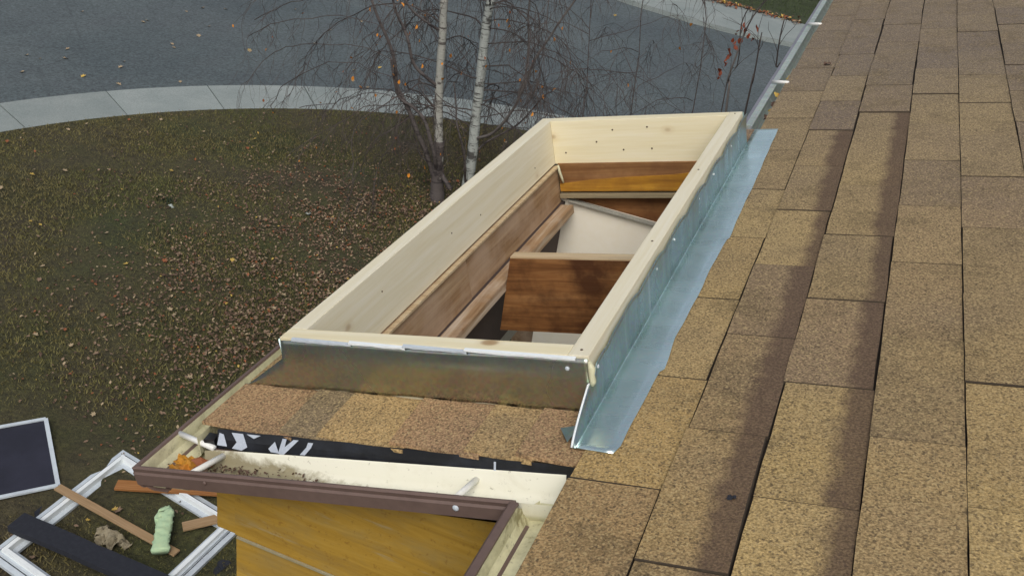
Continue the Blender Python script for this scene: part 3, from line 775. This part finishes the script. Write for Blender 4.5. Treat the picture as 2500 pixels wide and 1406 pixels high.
for i in range(29):
    for k in range(5):
        if len({x.co.to_tuple(5) for x in (rr_[i][k], rr_[i+1][k], rr_[i+1][k+1], rr_[i][k+1])}) == 4: bm.faces.new((rr_[i][k], rr_[i+1][k], rr_[i+1][k+1], rr_[i][k+1]))
mk('gutter_trough', bm, M_MOSS, RM(0, 0, 0), bayg)
bm = bmesh.new(); box(bm, -1.3365, -1.235, 1.152, 1.30, DEP+.0048, DEP+.0055); mk('corner_floor', bm, M_MOSS, RM(0, 0, 0), bayg)
bm = bmesh.new(); box(bm, -1.262, -1.240, 1.246, 1.270, DEP+.006, -.016, 0, .004); mk('corner_flashing', bm, M_BLACK, RM(0, 0, 0), bayg)
def spike(a, b, parent, r=.0058, mat=M_WHITE):
    bm = bmesh.new(); tube(bm, [a, b], r, 10); mk('gutter_spike', bm, mat, RM(0, 0, 0), parent, True)
spike((-1.338, 1.268, -.026), (-1.236, 1.240, -.030), bayg)
spike((-1.222, 1.152, -.026), (-1.212, 1.238, -.040), bayg)
spike((-.704, 1.178, -.026), (-.700, 1.253, -.040), bayg)
screw(-.703, 1.163+.008, -.040, (0, 1, 0), bayg, .006)
screw(-1.19, 1.147, -.038, (0, 1, 0), bayg, .004, M_BROWN)
# debris in the corner
deb = empty('wet_leaf', RW(-1.29, 1.2, -.055), 'wet orange leaf lump in the gutter corner, folded and torn', 'leaf', 'wet leaves in the gutter corner')
def crumple(name, mat, M, s, parent=None, seed=0, nx=7, fold=.35):
    bm = bmesh.new(); g = []
    for i in range(nx):
        row = []
        for j in range(nx):
            x, y = i/(nx-1)-.5, j/(nx-1)-.5
            r = 1-.35*abs(noise.noise((x*3+seed, y*3, 2)))
            n_ = noise.noise_vector((x*2.6+seed*3.1, y*2.6, seed))
            row.append(bm.verts.new(Vector((x*r+n_.x*.12, y*r*.8+n_.y*.12, n_.z*fold))*s))
        g.append(row)
    for i in range(nx-1):
        for j in range(nx-1):
            if (i, j) in ((0, 0), (nx-2, nx-2), (0, nx-2)): continue
            bm.faces.new((g[i][j], g[i+1][j], g[i+1][j+1], g[i][j+1]))
    return mk(name, bm, mat, M, parent)
crumple('leaf_blade', M_LWET, RM(-1.275, 1.20, -.050), .060, deb, 1)
for i, (u, v, w, s) in enumerate(((-1.300, 1.225, -.054, .045), (-1.262, 1.196, -.048, .05), (-1.295, 1.188, -.053, .05), (-1.25, 1.215, -.050, .045), (-1.238, 1.185, -.053, .04), (-1.275, 1.175, -.055, .04))):
    o = crumple('wet_leaf', (M_LWET, M_LORG, M_LWET, M_LEAVES[2], M_LEAVES[0], M_LWET)[i], RM(u, v, w, i*1.3), s, None, i+4)
    props(o, 'wet orange leaf crumpled in the gutter corner', 'leaf', 'wet leaves in the gutter corner')
V, Fc = [], []
for i in range(260):
    u = random.choice((random.gauss(-1.20, .06), random.uniform(-1.3, -1.0))); u = max(-1.33, min(-.95, u))
    leaf_geo(V, Fc, Vector((u, nb_(u)-random.uniform(.010, .07), DEP+.008+random.random()*.006)), random.uniform(.003, .010), random.uniform(0, 6), random.gauss(0, .6), .2)
o = mk('gutter_grit', (V, [], Fc), M_LEAVES[3], RM(0, 0, 0)); props(o, 'dark grit and leaf crumbs in the cream gutter', 'grit', kind='stuff')
bm = bmesh.new()
for k in range(5):
    p = Vector((-1.31+.02*k, 1.165+.004*k, -.050)); pts = [p]
    for q in range(6): p = p+Vector((random.uniform(-.004, .014), random.uniform(-.006, .008), random.uniform(-.004, .005))); pts.append(p)
    tube(bm, pts, .0009, 4)
o = mk('gutter_twigs', bm, M_TWIG, RM(0, 0, 0)); props(o, 'curled black leaf stalks at the gutter corner', 'stalks', kind='stuff')
for i, (u, v, w, lb) in enumerate(((-.742, 1.205, -.060, 'small curled brown leaf scrap lying in the cream gutter'),)):
    props(crumple('leaf_scrap', M_LEAVES[2], RM(u, 1.192, w), .016, None, 9), lb, 'leaf')

for k_, (u, v, s_, lb) in enumerate(SCRAPS):
    props(crumple('leaf_scrap', M_LEAVES[3] if k_ else M_FELT, RM(u, v, .010), s_, None, 60+k_), lb, 'leaf')
# main eave gutter, near run (towards the camera)
mg = empty('eave_gutter', RW(-.56, .9, -.06), 'brown lipped cream gutter at the main eave in front, stained inside', 'gutter')
mf = sheet([(.060, DEP), (.034, DEP), (.020, DEP+.006), (.010, -.064), (-.001, -.058), (-.003, -.033), (0, -.030), (-.002, -.022), (.003, -.018), (.016, -.019), (.016, -.024)], -.0015)
def mg_fn(p, t): return (-.6085-.004*t+p[0], 1.178-1.9*t, p[1])
bm = bmesh.new(); prism(bm, mf, 0, 1, mg_fn, 8); mk('gutter_face', bm, M_BROWN, RM(0, 0, 0), mg)
bm = bmesh.new(); rr_ = []
for i in range(24):
    v = 1.250-1.95*i/23
    rr_.append([bm.verts.new((-.5135, v, -.010)), bm.verts.new((-.515, v, DEP+.02)), bm.verts.new((-.53, v, DEP+.004)), bm.verts.new((-.585, v, DEP+.004)), bm.verts.new((-.5925, min(v, 1.2), DEP+.02)), bm.verts.new((-.5925, min(v, 1.17), -.023))])
for i in range(23):
    for k in range(5): bm.faces.new((rr_[i][k], rr_[i+1][k], rr_[i+1][k+1], rr_[i][k+1]))
mk('gutter_trough', bm, M_MOSS, RM(0, 0, 0), mg)
# far run
fg = empty('far_gutter', RW(-.55, 4.5, -.04), 'pale grey metal gutter along the eave behind the curb', 'gutter')
def eshift(v): return .006*max(0, v-3.2)
ff = [(.062, -.055), (.050, -.075), (.012, -.075), (.0, -.05), (-.004, -.02), (-.004, -.004), (.002, .000), (.030, .000), (.034, -.004), (.030, -.008), (.010, -.009), (.008, -.05), (.016, -.066), (.048, -.067), (.060, -.05)]
def fg_fn(p, t): v = 3.19+9*t; return (-.589+eshift(v)+p[0]*.9, v, p[1]-.004)
bm = bmesh.new(); prism(bm, ff, 0, 1, fg_fn, 24); mk('gutter_channel', bm, M_FARG, RM(0, 0, 0), fg)
bm = bmesh.new(); prism(bm, [(.0, -.07), (-.002, -.006), (.002, -.001), (.012, -.003), (.012, -.009), (.006, -.012), (.006, -.07)], 0, 1, lambda p, t: (-.592+eshift(3.19+9*t)+p[0], 3.19+9*t, p[1]-.001), 24)
mk('gutter_face', bm, simple('mauve_gutter_paint', (.20, .20, .23), .5, c2=(.15, .15, .17), ns=9), RM(0, 0, 0), fg)
bm = bmesh.new(); bm.faces.new([bm.verts.new((-.589+.9*a, 3.188, b-.004)) for a, b in ff[:8]]+[bm.verts.new((-.555, 3.188, -.03))]); mk('end_cap', bm, M_FARG, RM(0, 0, 0), fg)
for k in range(8):
    v = 3.70+1.035*k; e = eshift(v); spike((-.572+e, v+.018, .006), (-.512+e, v-.018, .008), fg, .0065)
gl = [(3.42, -.520, .05), (3.50, -.524, .045), (3.58, -.518, .04), (3.62, -.53, .05), (3.86, -.520, .045), (3.33, -.53, .04), (4.6, -.512, .04), (4.66, -.51, .03)]
for i, (v, u, s) in enumerate(gl):
    o = crumple('gutter_leaf', (M_LEAVES[4], M_LEAVES[3], M_LORG, M_LEAVES[4])[i % 4], RM(u+eshift(v), v, -.018, i), s, None, i+20)
    props(o, 'yellow brown leaf caught in the far gutter by the shingles', 'leaf', 'leaves caught in the far gutter')

# ================================================================ DEBRIS ON THE LAWN
# window frame
wf = empty('window_frame', Vector((-3.75, 4.0, .03)), 'white vinyl window frame without glass lying on the lawn', 'window frame')
A_, B_, C_ = G(300, 1095, .06), G(75, 1275, .06), G(578, 1296, .06)
ux = Vector((.985, -.17, 0)); uy = Vector((-.02, -1, 0))
TL = Vector((A_.x, A_.y, 0)); Wd, Hd = 1.24, 1.25
cor = [TL, TL+ux*Wd, TL+ux*Wd+Vector((-.06, -Hd, 0)), TL+Vector((-.03, -Hd, 0))]
WS = 1.3
prof = [(0, .005), (0, .030), (.035, .034), (.038, .046), (.050, .046), (.052, .070), (.075, .070), (.077, .030), (.105, .026), (.105, .005)]
cen = sum(cor, Vector())/4
for k in range(4):
    a, b = cor[k], cor[(k+1) % 4]
    bm = bmesh.new(); rows = []
    for (q, z) in prof:
        rows.append([])
        for cnr, oth1, oth2 in ((a, cor[k-1], b), (b, a, cor[(k+2) % 4])):
            d1 = (oth1-cnr).normalized(); d2 = (oth2-cnr).normalized()
            p = cnr+(d1+d2)*q*WS; rows[-1].append(bm.verts.new((p.x, p.y, z+.02)))
    for i in range(len(prof)):
        j = (i+1) % len(prof)
        f_ = bm.faces.new((rows[i][0], rows[i][1], rows[j][1], rows[j][0])); f_.material_index = 1 if i in (4, 5, 6) else 0
    mk('frame_bar', bm, [M_VINYL, M_VINYLW], None, wf)
    bm = bmesh.new()      # dark groove
    d = (b-a).normalized(); nn = (cen-(a+b)/2).normalized()
    p0 = a+d*.06+nn*.039; p1 = b-d*.06+nn*.039
    tube(bm, [Vector((p0.x, p0.y, .0555)), Vector((p1.x, p1.y, .0555))], .003, 4)
    mk('groove', bm, M_FELT, None, wf)
# black torn film flaps along the outer edge of the frame
bm = bmesh.new()
for (px, py) in (((85, 1270), (150, 1195)), ((150, 1195), (215, 1150)), ((190, 1140), (260, 1095)), ((520, 1400), (560, 1370))):
    a, b = G(*px, .02), G(*py, .02); d = (b-a); n_ = Vector((-d.y, d.x, 0)).normalized()
    vs = [a+d*t+n_*random.uniform(.01, .05)*(1 if t in (.2, .4, .6, .8) else 0) for t in (0, .2, .4, .6, .8, 1)]
    for i in range(5):
        bm.faces.new([bm.verts.new(q) for q in (a+d*i/5-n_*.02, a+d*(i+1)/5-n_*.02, vs[i+1]+Vector((0, 0, .01)), vs[i]+Vector((0, 0, .01)))])
mk('torn_film', bm, M_FELT, None, wf)
# screen
sc = empty('window_screen', G(40, 1120), 'dark insect screen in a thin pale frame on the grass', 'window screen')
P1, P2 = G(112, 1024, .09), G(142, 1186, .05); d12 = (P2-P1); dd = Vector((-.62, -.70, .0)).normalized()
P0, P3 = P1+dd*1.25, P2+dd*1.25
P0.z = .07; P3.z = .03
def bar(bm, a, b, w, h):
    d = (b-a).normalized(); s = Vector((-d.y, d.x, 0)).normalized()*w/2; hh = Vector((0, 0, h))
    vs = [bm.verts.new(q) for q in (a-s, a+s, a+s+hh, a-s+hh, b-s, b+s, b+s+hh, b-s+hh)]
    for q in ((0,1,2,3),(4,7,6,5),(0,4,5,1),(1,5,6,2),(2,6,7,3),(3,7,4,0)): bm.faces.new([vs[i] for i in q])
for a, b in ((P1, P2), (P2, P3), (P3, P0), (P0, P1)):
    bm = bmesh.new(); bar(bm, a, b, .030, .014); mk('frame_bar', bm, M_VINYL, None, sc)
bm = bmesh.new(); g = [[None]*9 for _ in range(9)]
for i in range(9):
    for j in range(9):
        p = P1.lerp(P2, i/8).lerp(P0.lerp(P3, i/8), j/8); sag = -.018*math.sin(i/8*PI)*math.sin(j/8*PI)
        g[i][j] = bm.verts.new(p+Vector((0, 0, .006+sag)))
for i in range(8):
    for j in range(8): bm.faces.new((g[i][j], g[i+1][j], g[i+1][j+1], g[i][j+1]))
mk('screen_mesh', bm, M_SCREEN, None, sc, True)
# black felt strip
def slab_between(name, a, b, w, h, mat, label, cat, bow=0, n=1, rag=0):
    d = (b-a); L = d.length; ang = math.atan2(d.y, d.x); pitch = math.atan2(d.z, math.hypot(d.x, d.y))
    bm = bmesh.new(); rows = []
    for i in range(n+1):
        x = L*i/n; z = bow*math.sin(PI*i/n); r1, r2 = random.uniform(-rag, rag), random.uniform(-rag, rag)
        rows.append([bm.verts.new((x, -w/2+r1, z)), bm.verts.new((x, w/2+r2, z)), bm.verts.new((x, w/2+r2, z+h)), bm.verts.new((x, -w/2+r1, z+h))])
    for i in range(n):
        for k in range(4): bm.faces.new((rows[i][k], rows[i][(k+1) % 4], rows[i+1][(k+1) % 4], rows[i+1][k]))
    bm.faces.new(rows[0]); bm.faces.new(rows[-1][::-1])
    if not rag: bmesh.ops.bevel(bm, geom=bm.edges[:], offset=.0015, segments=1, affect='EDGES')
    M = Matrix.Translation(a) @ Matrix.Rotation(ang, 4, 'Z') @ Matrix.Rotation(-pitch, 4, 'Y')
    return props(mk(name, bm, mat, M), label, cat)
a, b = G(40, 1280, .10), G(420, 1445, .10)
slab_between('felt_strip', a, b+(b-a)*.3, .150, .045, M_FELT, 'wide black felt strip lying across the window frame end', 'felt strip', .0, 16, .004)
a, b = G(140, 1190, .115), G(432, 1352, .06)
slab_between('wood_plank', a, b, .062, .014, M_PLK, 'pale brown wood plank lying across the window frame', 'plank')
a, b = G(284, 1186, .06), G(284, 1186, .06)+Vector((.80, .335, .03))
slab_between('trim_board', a, b, .095, .02, M_BRD, 'orange brown cedar trim board half hidden beneath the gutter', 'board')
a, b = G(446, 1288, .05), G(600, 1252, .09)
slab_between('board_offcut', a, b, .080, .018, M_PLK, 'short brown board offcut beside the green foam', 'board')
# foam
bm = bmesh.new(); ptsf = [(392, 1338), (394, 1310), (399, 1285), (403, 1262), (405, 1244), (396, 1236)]
pw = [G(x, y, .14) for x, y in ptsf]
bmf = bmesh.new()
def soft(points, ws, hs, z0, seed):
    rows = []
    for i, p in enumerate(points):
        d = (points[min(i+1, len(points)-1)]-points[max(i-1, 0)]); d.z = 0; d.normalize(); s = Vector((-d.y, d.x, 0)); r = []
        for k in range(12):
            t = 2*PI*k/12; n_ = noise.noise((i*.7+seed, math.cos(t)*2.2, math.sin(t)*2.2))*2.2
            c, q = math.cos(t), math.sin(t); c = abs(c)**.6*(1 if c > 0 else -1); q = abs(q)**.6*(1 if q > 0 else -1)
            r.append(bmf.verts.new(p+s*c*ws[i]*(1+.18*n_)+Vector((0, 0, z0-p.z+hs[i]*(q+1)*(1+.2*n_)))))
        rows.append(r)
    for i in range(len(rows)-1):
        for k in range(12): bmf.faces.new((rows[i][k], rows[i][(k+1) % 12], rows[i+1][(k+1) % 12], rows[i+1][k]))
    bmf.faces.new(rows[0][::-1]); bmf.faces.new(rows[-1])
def dens_pts(pts, n):
    out = []
    for i in range(len(pts)-1):
        for k in range(n): out.append(pts[i].lerp(pts[i+1], k/n))
    return out+[pts[-1]]
pp = dens_pts(pw, 6); nn_ = len(pp)
soft(pp, [(.052 if i > 2 else .056)*(1 if i < nn_-3 else .8-.2*(i-nn_+3)) for i in range(nn_)], [.026]*nn_, .085, 1)
pp2 = [G(400, 1246, .14), G(392, 1252, .14), G(386, 1258, .14), G(384, 1266, .14)]
soft(pp2, [.030, .030, .028, .016], [.024]*4, .085, 3)
mkf = mk('foam_chunk', bmf, M_FOAM, None, None, True); props(mkf, 'pale green bent foam insulation chunk resting on the plank end', 'foam')
# crumpled paper
q = G(262, 1312, .05)
pp = empty('crumpled_paper', Vector((q.x, q.y, .02)), 'crumpled tan paper on the grass between the plank and the felt strip', 'paper')
for i, (dx, dy, s) in enumerate(((0, 0, .15), (.07, -.01, .12), (-.06, .02, .11), (.12, .015, .11))):
    crumple('paper_fold', M_PAPER, Matrix.Translation((q.x+dx, q.y+dy, .06)) @ Matrix.Rotation(i, 4, 'Z'), s, pp, i+40, 9, .55)
M_PALE = simple('pale_scrap', (.34, .38, .35), .8)
# pale scraps on the lawn
for px, lb in (((418, 503), 'white scrap of paper beside the dark patch in the lawn'), ((752, 521), 'white scrap of paper on leafy lawn right of centre')):
    props(crumple('paper_scrap', M_PALE, Matrix.Translation(G(*px, .04)), .075, None, px[0] % 7, 6), lb, 'paper scrap')
bm = bmesh.new(); q = G(405, 494, .0)
for k in range(60):
    a = random.uniform(0, 6.28); r = random.random()**.7
    p = q+Vector((math.cos(a)*r*.13, math.sin(a)*r*.07, .02)); t = p+Vector((random.gauss(0, .03), random.gauss(0, .03), random.uniform(.03, .07)))
    w_ = Vector((random.uniform(-.008, .008), random.uniform(-.008, .008), 0)); bm.faces.new([bm.verts.new(x) for x in (p-w_, p+w_, t)])
props(mk('grass_tuft', bm, simple('dark_grass', (.016, .030, .012), .8, ns=20)), 'dark green grass tuft beside a white paper scrap', 'grass tuft')

# ================================================================ TREES
def Pn(pts, Y): return [P(x, y, Y+(dy if False else 0)) for x, y in pts]
class Tree:
    def __init__(s, name, label, base, cat='tree'):
        s.root = empty(name, base, label, cat); s.bark = {}; s.crown = bmesh.new(); s.tips = []; s.base = base
        s.leafV, s.leafF = [], []
    def stem(s, pts, r0, r1, mat, name='trunk', sides=10, rough=.004):
        pts = [Vector(p) for p in pts]; q = []
        for i in range(len(pts)-1):
            for k in range(4):
                t = k/4; a = pts[max(i-1, 0)]; b = pts[i]; c = pts[i+1]; d = pts[min(i+2, len(pts)-1)]
                q.append(.5*((2*b)+(-a+c)*t+(2*a-5*b+4*c-d)*t*t+(-a+3*b-3*c+d)*t**3))
        q.append(pts[-1]); n = len(q)
        bm = bmesh.new(); tube(bm, [p+noise.noise_vector(p*3)*rough for p in q], [(r0+(r1-r0)*i/(n-1))*(1+.07*math.sin(i*2.3)) for i in range(n)], sides)
        mk(name, bm, mat, None, s.root, True); return q
    def twig(s, p, d, L, r, depth=0, sides=3, g=.9):
        n = max(3, int(L/.07)); pts = [p]; d = d.normalized(); st = L/n; q = p
        for i in range(n):
            d = (d+Vector((random.gauss(0, .30), random.gauss(0, .30), -g*st*2.2+random.gauss(0, .16)))).normalized(); q = q+d*st; pts.append(q)
        tube(s.crown, pts, [r*(1-.65*i/n) for i in range(n+1)], sides, False)
        s.tips.append(q)
        if depth > 0:
            for k in range(random.randint(2, 4)):
                i = random.randint(1, n-1); dd = (pts[i+1]-pts[i]).normalized()
                s.twig(pts[i], (dd+Vector((random.gauss(0, .7), random.gauss(0, .7), random.gauss(-.1, .4)))), L*random.uniform(.3, .6), r*.65, depth-1, 3, g)
    def limb(s, p, az, L, rise, r, ntw=12, tl=(.35, .9)):
        n = max(6, int(L/.12)); st = L/n; d = Vector((math.cos(az), math.sin(az), rise)).normalized(); pts = [p]; q = p
        for i in range(n):
            d = (d+Vector((random.gauss(0, .22), random.gauss(0, .22), -.07-.09*(i/n)+random.gauss(0, .13)))).normalized(); q = q+d*st; pts.append(q)
        tube(s.crown, pts, [r*.62*(1-.75*i/n) for i in range(n+1)], 5, False)
        for k in range(ntw):
            i = random.randint(int(n*.2), n-1); dd = (pts[i+1]-pts[i]).normalized()
            s.twig(pts[i], dd*.8+Vector((random.gauss(0, .6), random.gauss(0, .6), random.uniform(-.7, .3))), random.uniform(*tl), r*.20+.0010, 1, 3, 1.5)
        s.twig(pts[-1], d, random.uniform(*tl), r*.3, 1)
    def leaves(s, n, mat, smin=.03, smax=.06, pts=None):
        V, Fc = [], []
        for p in (pts or random.sample(s.tips, min(n, len(s.tips)))): leaf_geo(V, Fc, p+Vector((0, 0, -.02)), random.uniform(smin, smax), random.uniform(0, 6), random.uniform(.6, 2.2), .2)
        if V: mk('leaves', (V, [], Fc), mat, None, s.root)['kind'] = 'stuff'
    def done(s): mk('crown', s.crown, M_TWIG, None, s.root)

def along(q, t): i = t*(len(q)-1); k = int(i); return q[k].lerp(q[min(k+1, len(q)-1)], i-k)
# main birch
Y1 = 10.6
t1 = Tree('birch_tree', 'birch with the bright white trunk behind the curb', G(1135, 500))
pts = [P(1133, 520, Y1), P(1143, 440, Y1), P(1152, 380, Y1), P(1160, 300, Y1), P(1172, 200, Y1), P(1188, 60, Y1)]
pts[0].z = -.05
top = pts[-1]; pts += [top+Vector((.03, 0, .5)), top+Vector((.0, .1, 1.4)), top+Vector((.1, .1, 2.6)), top+Vector((.0, .2, 4.0))]
qt = t1.stem(pts, .072, .040, M_BIRCH)
t1.stem([P(1158, 340, Y1), P(1200, 328, Y1-.1), P(1236, 290, Y1-.15), P(1272, 232, Y1-.2), P(1305, 150, Y1-.2), P(1350, 80, Y1-.2), P(1405, 0, Y1-.2), P(1440, -60, Y1-.2)], .020, .009, M_STEM, 'limb', 7, .02)
t1.stem([P(1266, 238, Y1-.2), P(1284, 180, Y1-.2), P(1291, 100, Y1-.25), P(1290, 30, Y1-.3), P(1296, -50, Y1-.3)], .013, .008, M_STEM, 'limb', 6, .02)
t1.stem([P(1140, 460, Y1), P(1134, 400, Y1-.2), P(1128, 350, Y1-.3), P(1118, 300, Y1-.3), P(1112, 250, Y1-.3), P(1108, 200, Y1-.3)], .018, .006, M_DBARK, 'limb', 6, .02)
t1.stem([P(1162, 370, Y1), P(1200, 340, Y1+.1), P(1270, 300, Y1+.2), P(1330, 235, Y1+.2), P(1350, 225, Y1+.2)], .014, .008, M_DBARK, 'limb', 6, .02)
t1.stem([P(1100, 462, Y1-.4), P(1082, 430, Y1-.4), P(1070, 400, Y1-.35)], .03, .03, M_DBARK, 'limb', 6, .01)
for i in range(27):
    t = random.uniform(.30, .98); az = random.uniform(0, 2*PI); p = along(qt, t)
    t1.limb(p, az, random.uniform(1.3, 2.8), random.uniform(.2, .9), random.uniform(.009, .016), 15)
for i in range(12):
    az = random.choice((random.uniform(-.5, .5), random.uniform(2.6, 3.7))); t1.limb(along(qt, random.uniform(.28, .62)), az, random.uniform(1.6, 2.9), random.uniform(.1, .5), random.uniform(.010, .015), 13)
t1.leaves(46, M_LORG, .03, .055); t1.leaves(40, M_LEAVES[2], .02, .04); t1.done()
# second birch with dark base
Y2 = 10.2
t2 = Tree('birch_tree', 'birch with dull pale trunk rising from a dark forked base', G(1066, 505))
p = [P(1064, 515, Y2), P(1066, 470, Y2), P(1068, 430, Y2), P(1070, 405, Y2)]; p[0].z = -.05
p[-1] = P(1073, 345, Y2); t2.stem(p, .100, .056, M_DBARK, 'trunk', 10, .012)
pts = [P(1070, 440, Y2), P(1072, 370, Y2), P(1071, 300, Y2), P(1073, 200, Y2), P(1080, 90, Y2), P(1085, 0, Y2)]
top = pts[-1]; pts += [top+Vector((.05, 0, .6)), top+Vector((.1, .1, 1.6)), top+Vector((.1, .1, 3.2))]
q2 = t2.stem(pts, .055, .035, M_BIRCH2, 'trunk')
t2.stem([P(1060, 430, Y2), P(1042, 375, Y2-.05), P(1020, 320, Y2-.1), P(990, 255, Y2-.1), P(968, 205, Y2-.1), P(958, 130, Y2-.1), P(930, 60, Y2-.1), P(900, -20, Y2-.1)], .034, .014, M_DBARK, 'limb', 7, .02)
t2.stem([P(1070, 425, Y2), P(1058, 370, Y2-.15), P(1040, 300, Y2-.15), P(1005, 262, Y2-.15), P(975, 240, Y2-.15), P(962, 190, Y2-.2), P(955, 145, Y2-.2)], .026, .012, M_DBARK, 'limb', 7, .02)
t2.stem([P(1072, 212, Y2), P(1045, 192, Y2-.1), P(1015, 160, Y2-.15), P(1000, 110, Y2-.2), P(985, 70, Y2-.2), P(965, 20, Y2-.25), P(950, -40, Y2-.25)], .022, .013, M_DBARK, 'limb', 7, .02)
t2.stem([P(1078, 75, Y2), P(1050, 62, Y2-.1), P(1010, 30, Y2-.2), P(985, -10, Y2-.25)], .016, .010, M_DBARK, 'limb', 6, .02)
t2.stem([P(1050, 400, Y2), P(1028, 380, Y2), P(1018, 350, Y2), P(1010, 330, Y2)], .010, .004, M_DBARK, 'limb', 6, .02)
# long drooping limbs to the left over the street
for pl in ([(1000, 250), (940, 232), (880, 228), (820, 250), (770, 255), (730, 262)], [(965, 150), (900, 120), (840, 105), (780, 108), (700, 112), (640, 150), (600, 205)],
           [(960, 190), (880, 160), (800, 150), (730, 185), (690, 215), (660, 260)], [(1000, 110), (920, 60), (830, 40), (740, 45), (660, 60), (600, 90)],
           [(1020, 360), (960, 345), (900, 365), (850, 400)], [(1010, 420), (950, 425), (910, 460), (890, 490)], [(990, 360), (930, 380), (880, 420)],
           [(965, 20), (880, -20), (780, -10), (690, 10), (620, 50)]):
    q = [P(x, y, Y2-.2-random.uniform(0, .3)) for x, y in pl]; thin = .0042 if pl[0][1] < 300 else .0025
    tube(t2.crown, [a+noise.noise_vector(a*4)*.03 for a in dens_pts(q, 4)], thin, 4, False)
    for k in range(16 if pl[0][1] < 300 else 3):
        a = along(q, random.random()); t2.twig(a, Vector((random.gauss(-.4, .5), random.gauss(0, .4), -.6)), random.uniform(.25, .7), .0026, 1, 3, 1.4)
for i in range(20):
    t2.limb(along(q2, random.uniform(.22, .95)), random.uniform(1.9, 4.4), random.uniform(1.4, 2.9), random.uniform(.2, .9), random.uniform(.009, .015), 13)
t2.leaves(30, M_LORG, .03, .055); t2.leaves(30, M_LEAVES[2], .02, .04)
t2.leaves(0, M_LORG, .045, .06, [P(x, y, Y2-.3) for x, y in ((905, 20), (983, 8), (1030, 158), (862, 188), (975, 197), (1016, 62), (775, 433), (1240, 47), (1081, 190), (1242, 60))]); t2.done()
# slender saplings close to the eave
Y3 = 7.6
t3 = Tree('sapling', 'thin sapling with rusty leaves beside the far gutter', P(1745, 430, Y3)*Vector((1, 1, 0)), 'sapling')
b3 = Vector((P(1790, 430, Y3).x, Y3, 0))
stems = [[b3, P(1768, 290, Y3), P(1776, 200, Y3), P(1800, 130, Y3), P(1840, 40, Y3), P(1880, -10, Y3-.1)],
         [b3+Vector((.08, 0, 0)), P(1822, 262, Y3), P(1836, 205, Y3), P(1852, 130, Y3), P(1862, 80, Y3)],
         [b3+Vector((.16, .05, 0)), P(1885, 250, Y3), P(1895, 165, Y3), P(1906, 90, Y3), P(1915, 50, Y3)],
         [b3+Vector((.02, .03, 0)), P(1760, 270, Y3), P(1800, 160, Y3+.1), P(1812, 60, Y3+.1), P(1830, 15, Y3+.1)]]
for k, st in enumerate(stems):
    q = t3.stem(st, .011-.002*k, .004, (M_STEM, M_TWIG, M_TWIG, M_TWIG)[k], 'stem', 5, .01)
    for j in range(4): t3.twig(along(q, random.uniform(.3, .9)), Vector((random.gauss(0, .4), random.gauss(0, .3), .6)), random.uniform(.2, .45), .0028, 0, 3, .1)
lp = [(1802, 108), (1778, 130), (1770, 145), (1800, 75), (1825, 70), (1835, 95), (1760, 172), (1815, 60), (1792, 95), (1848, 62), (1830, 85), (1780, 118), (1806, 95), (1775, 155), (1757, 180)]
t3.leaves(0, M_LRUST, .025, .05, [P(x+random.uniform(-5, 5), y+random.uniform(-6, 6), Y3) for x, y in lp for _ in range(2)]); t3.done()
t4 = Tree('sapling', 'bare young birch stems between the main trunk and the curb corner', P(1400, 400, 9.6)*Vector((1, 1, 0)), 'sapling')
b4 = Vector((P(1480, 400, 9.4).x, 9.4, 0))
for dx, az in ((0, 0), (.3, 1.2), (-.25, 2.6)):
    q = t4.stem([b4+Vector((dx*.5, 0, 0)), b4+Vector((dx-.1, .1, .9)), b4+Vector((dx*1.9+.12, .15, 1.7)), b4+Vector((dx*2, .1, 3.2))], .010, .004, M_DBARK, 'stem', 5, .06)
    for k in range(13): t4.limb(along(q, random.uniform(.35, 1)), random.uniform(0, 6.28), random.uniform(.7, 1.7), random.uniform(0, .8), .006, 7, (.25, .6))
t4.leaves(16, M_LORG, .03, .05); t4.done()
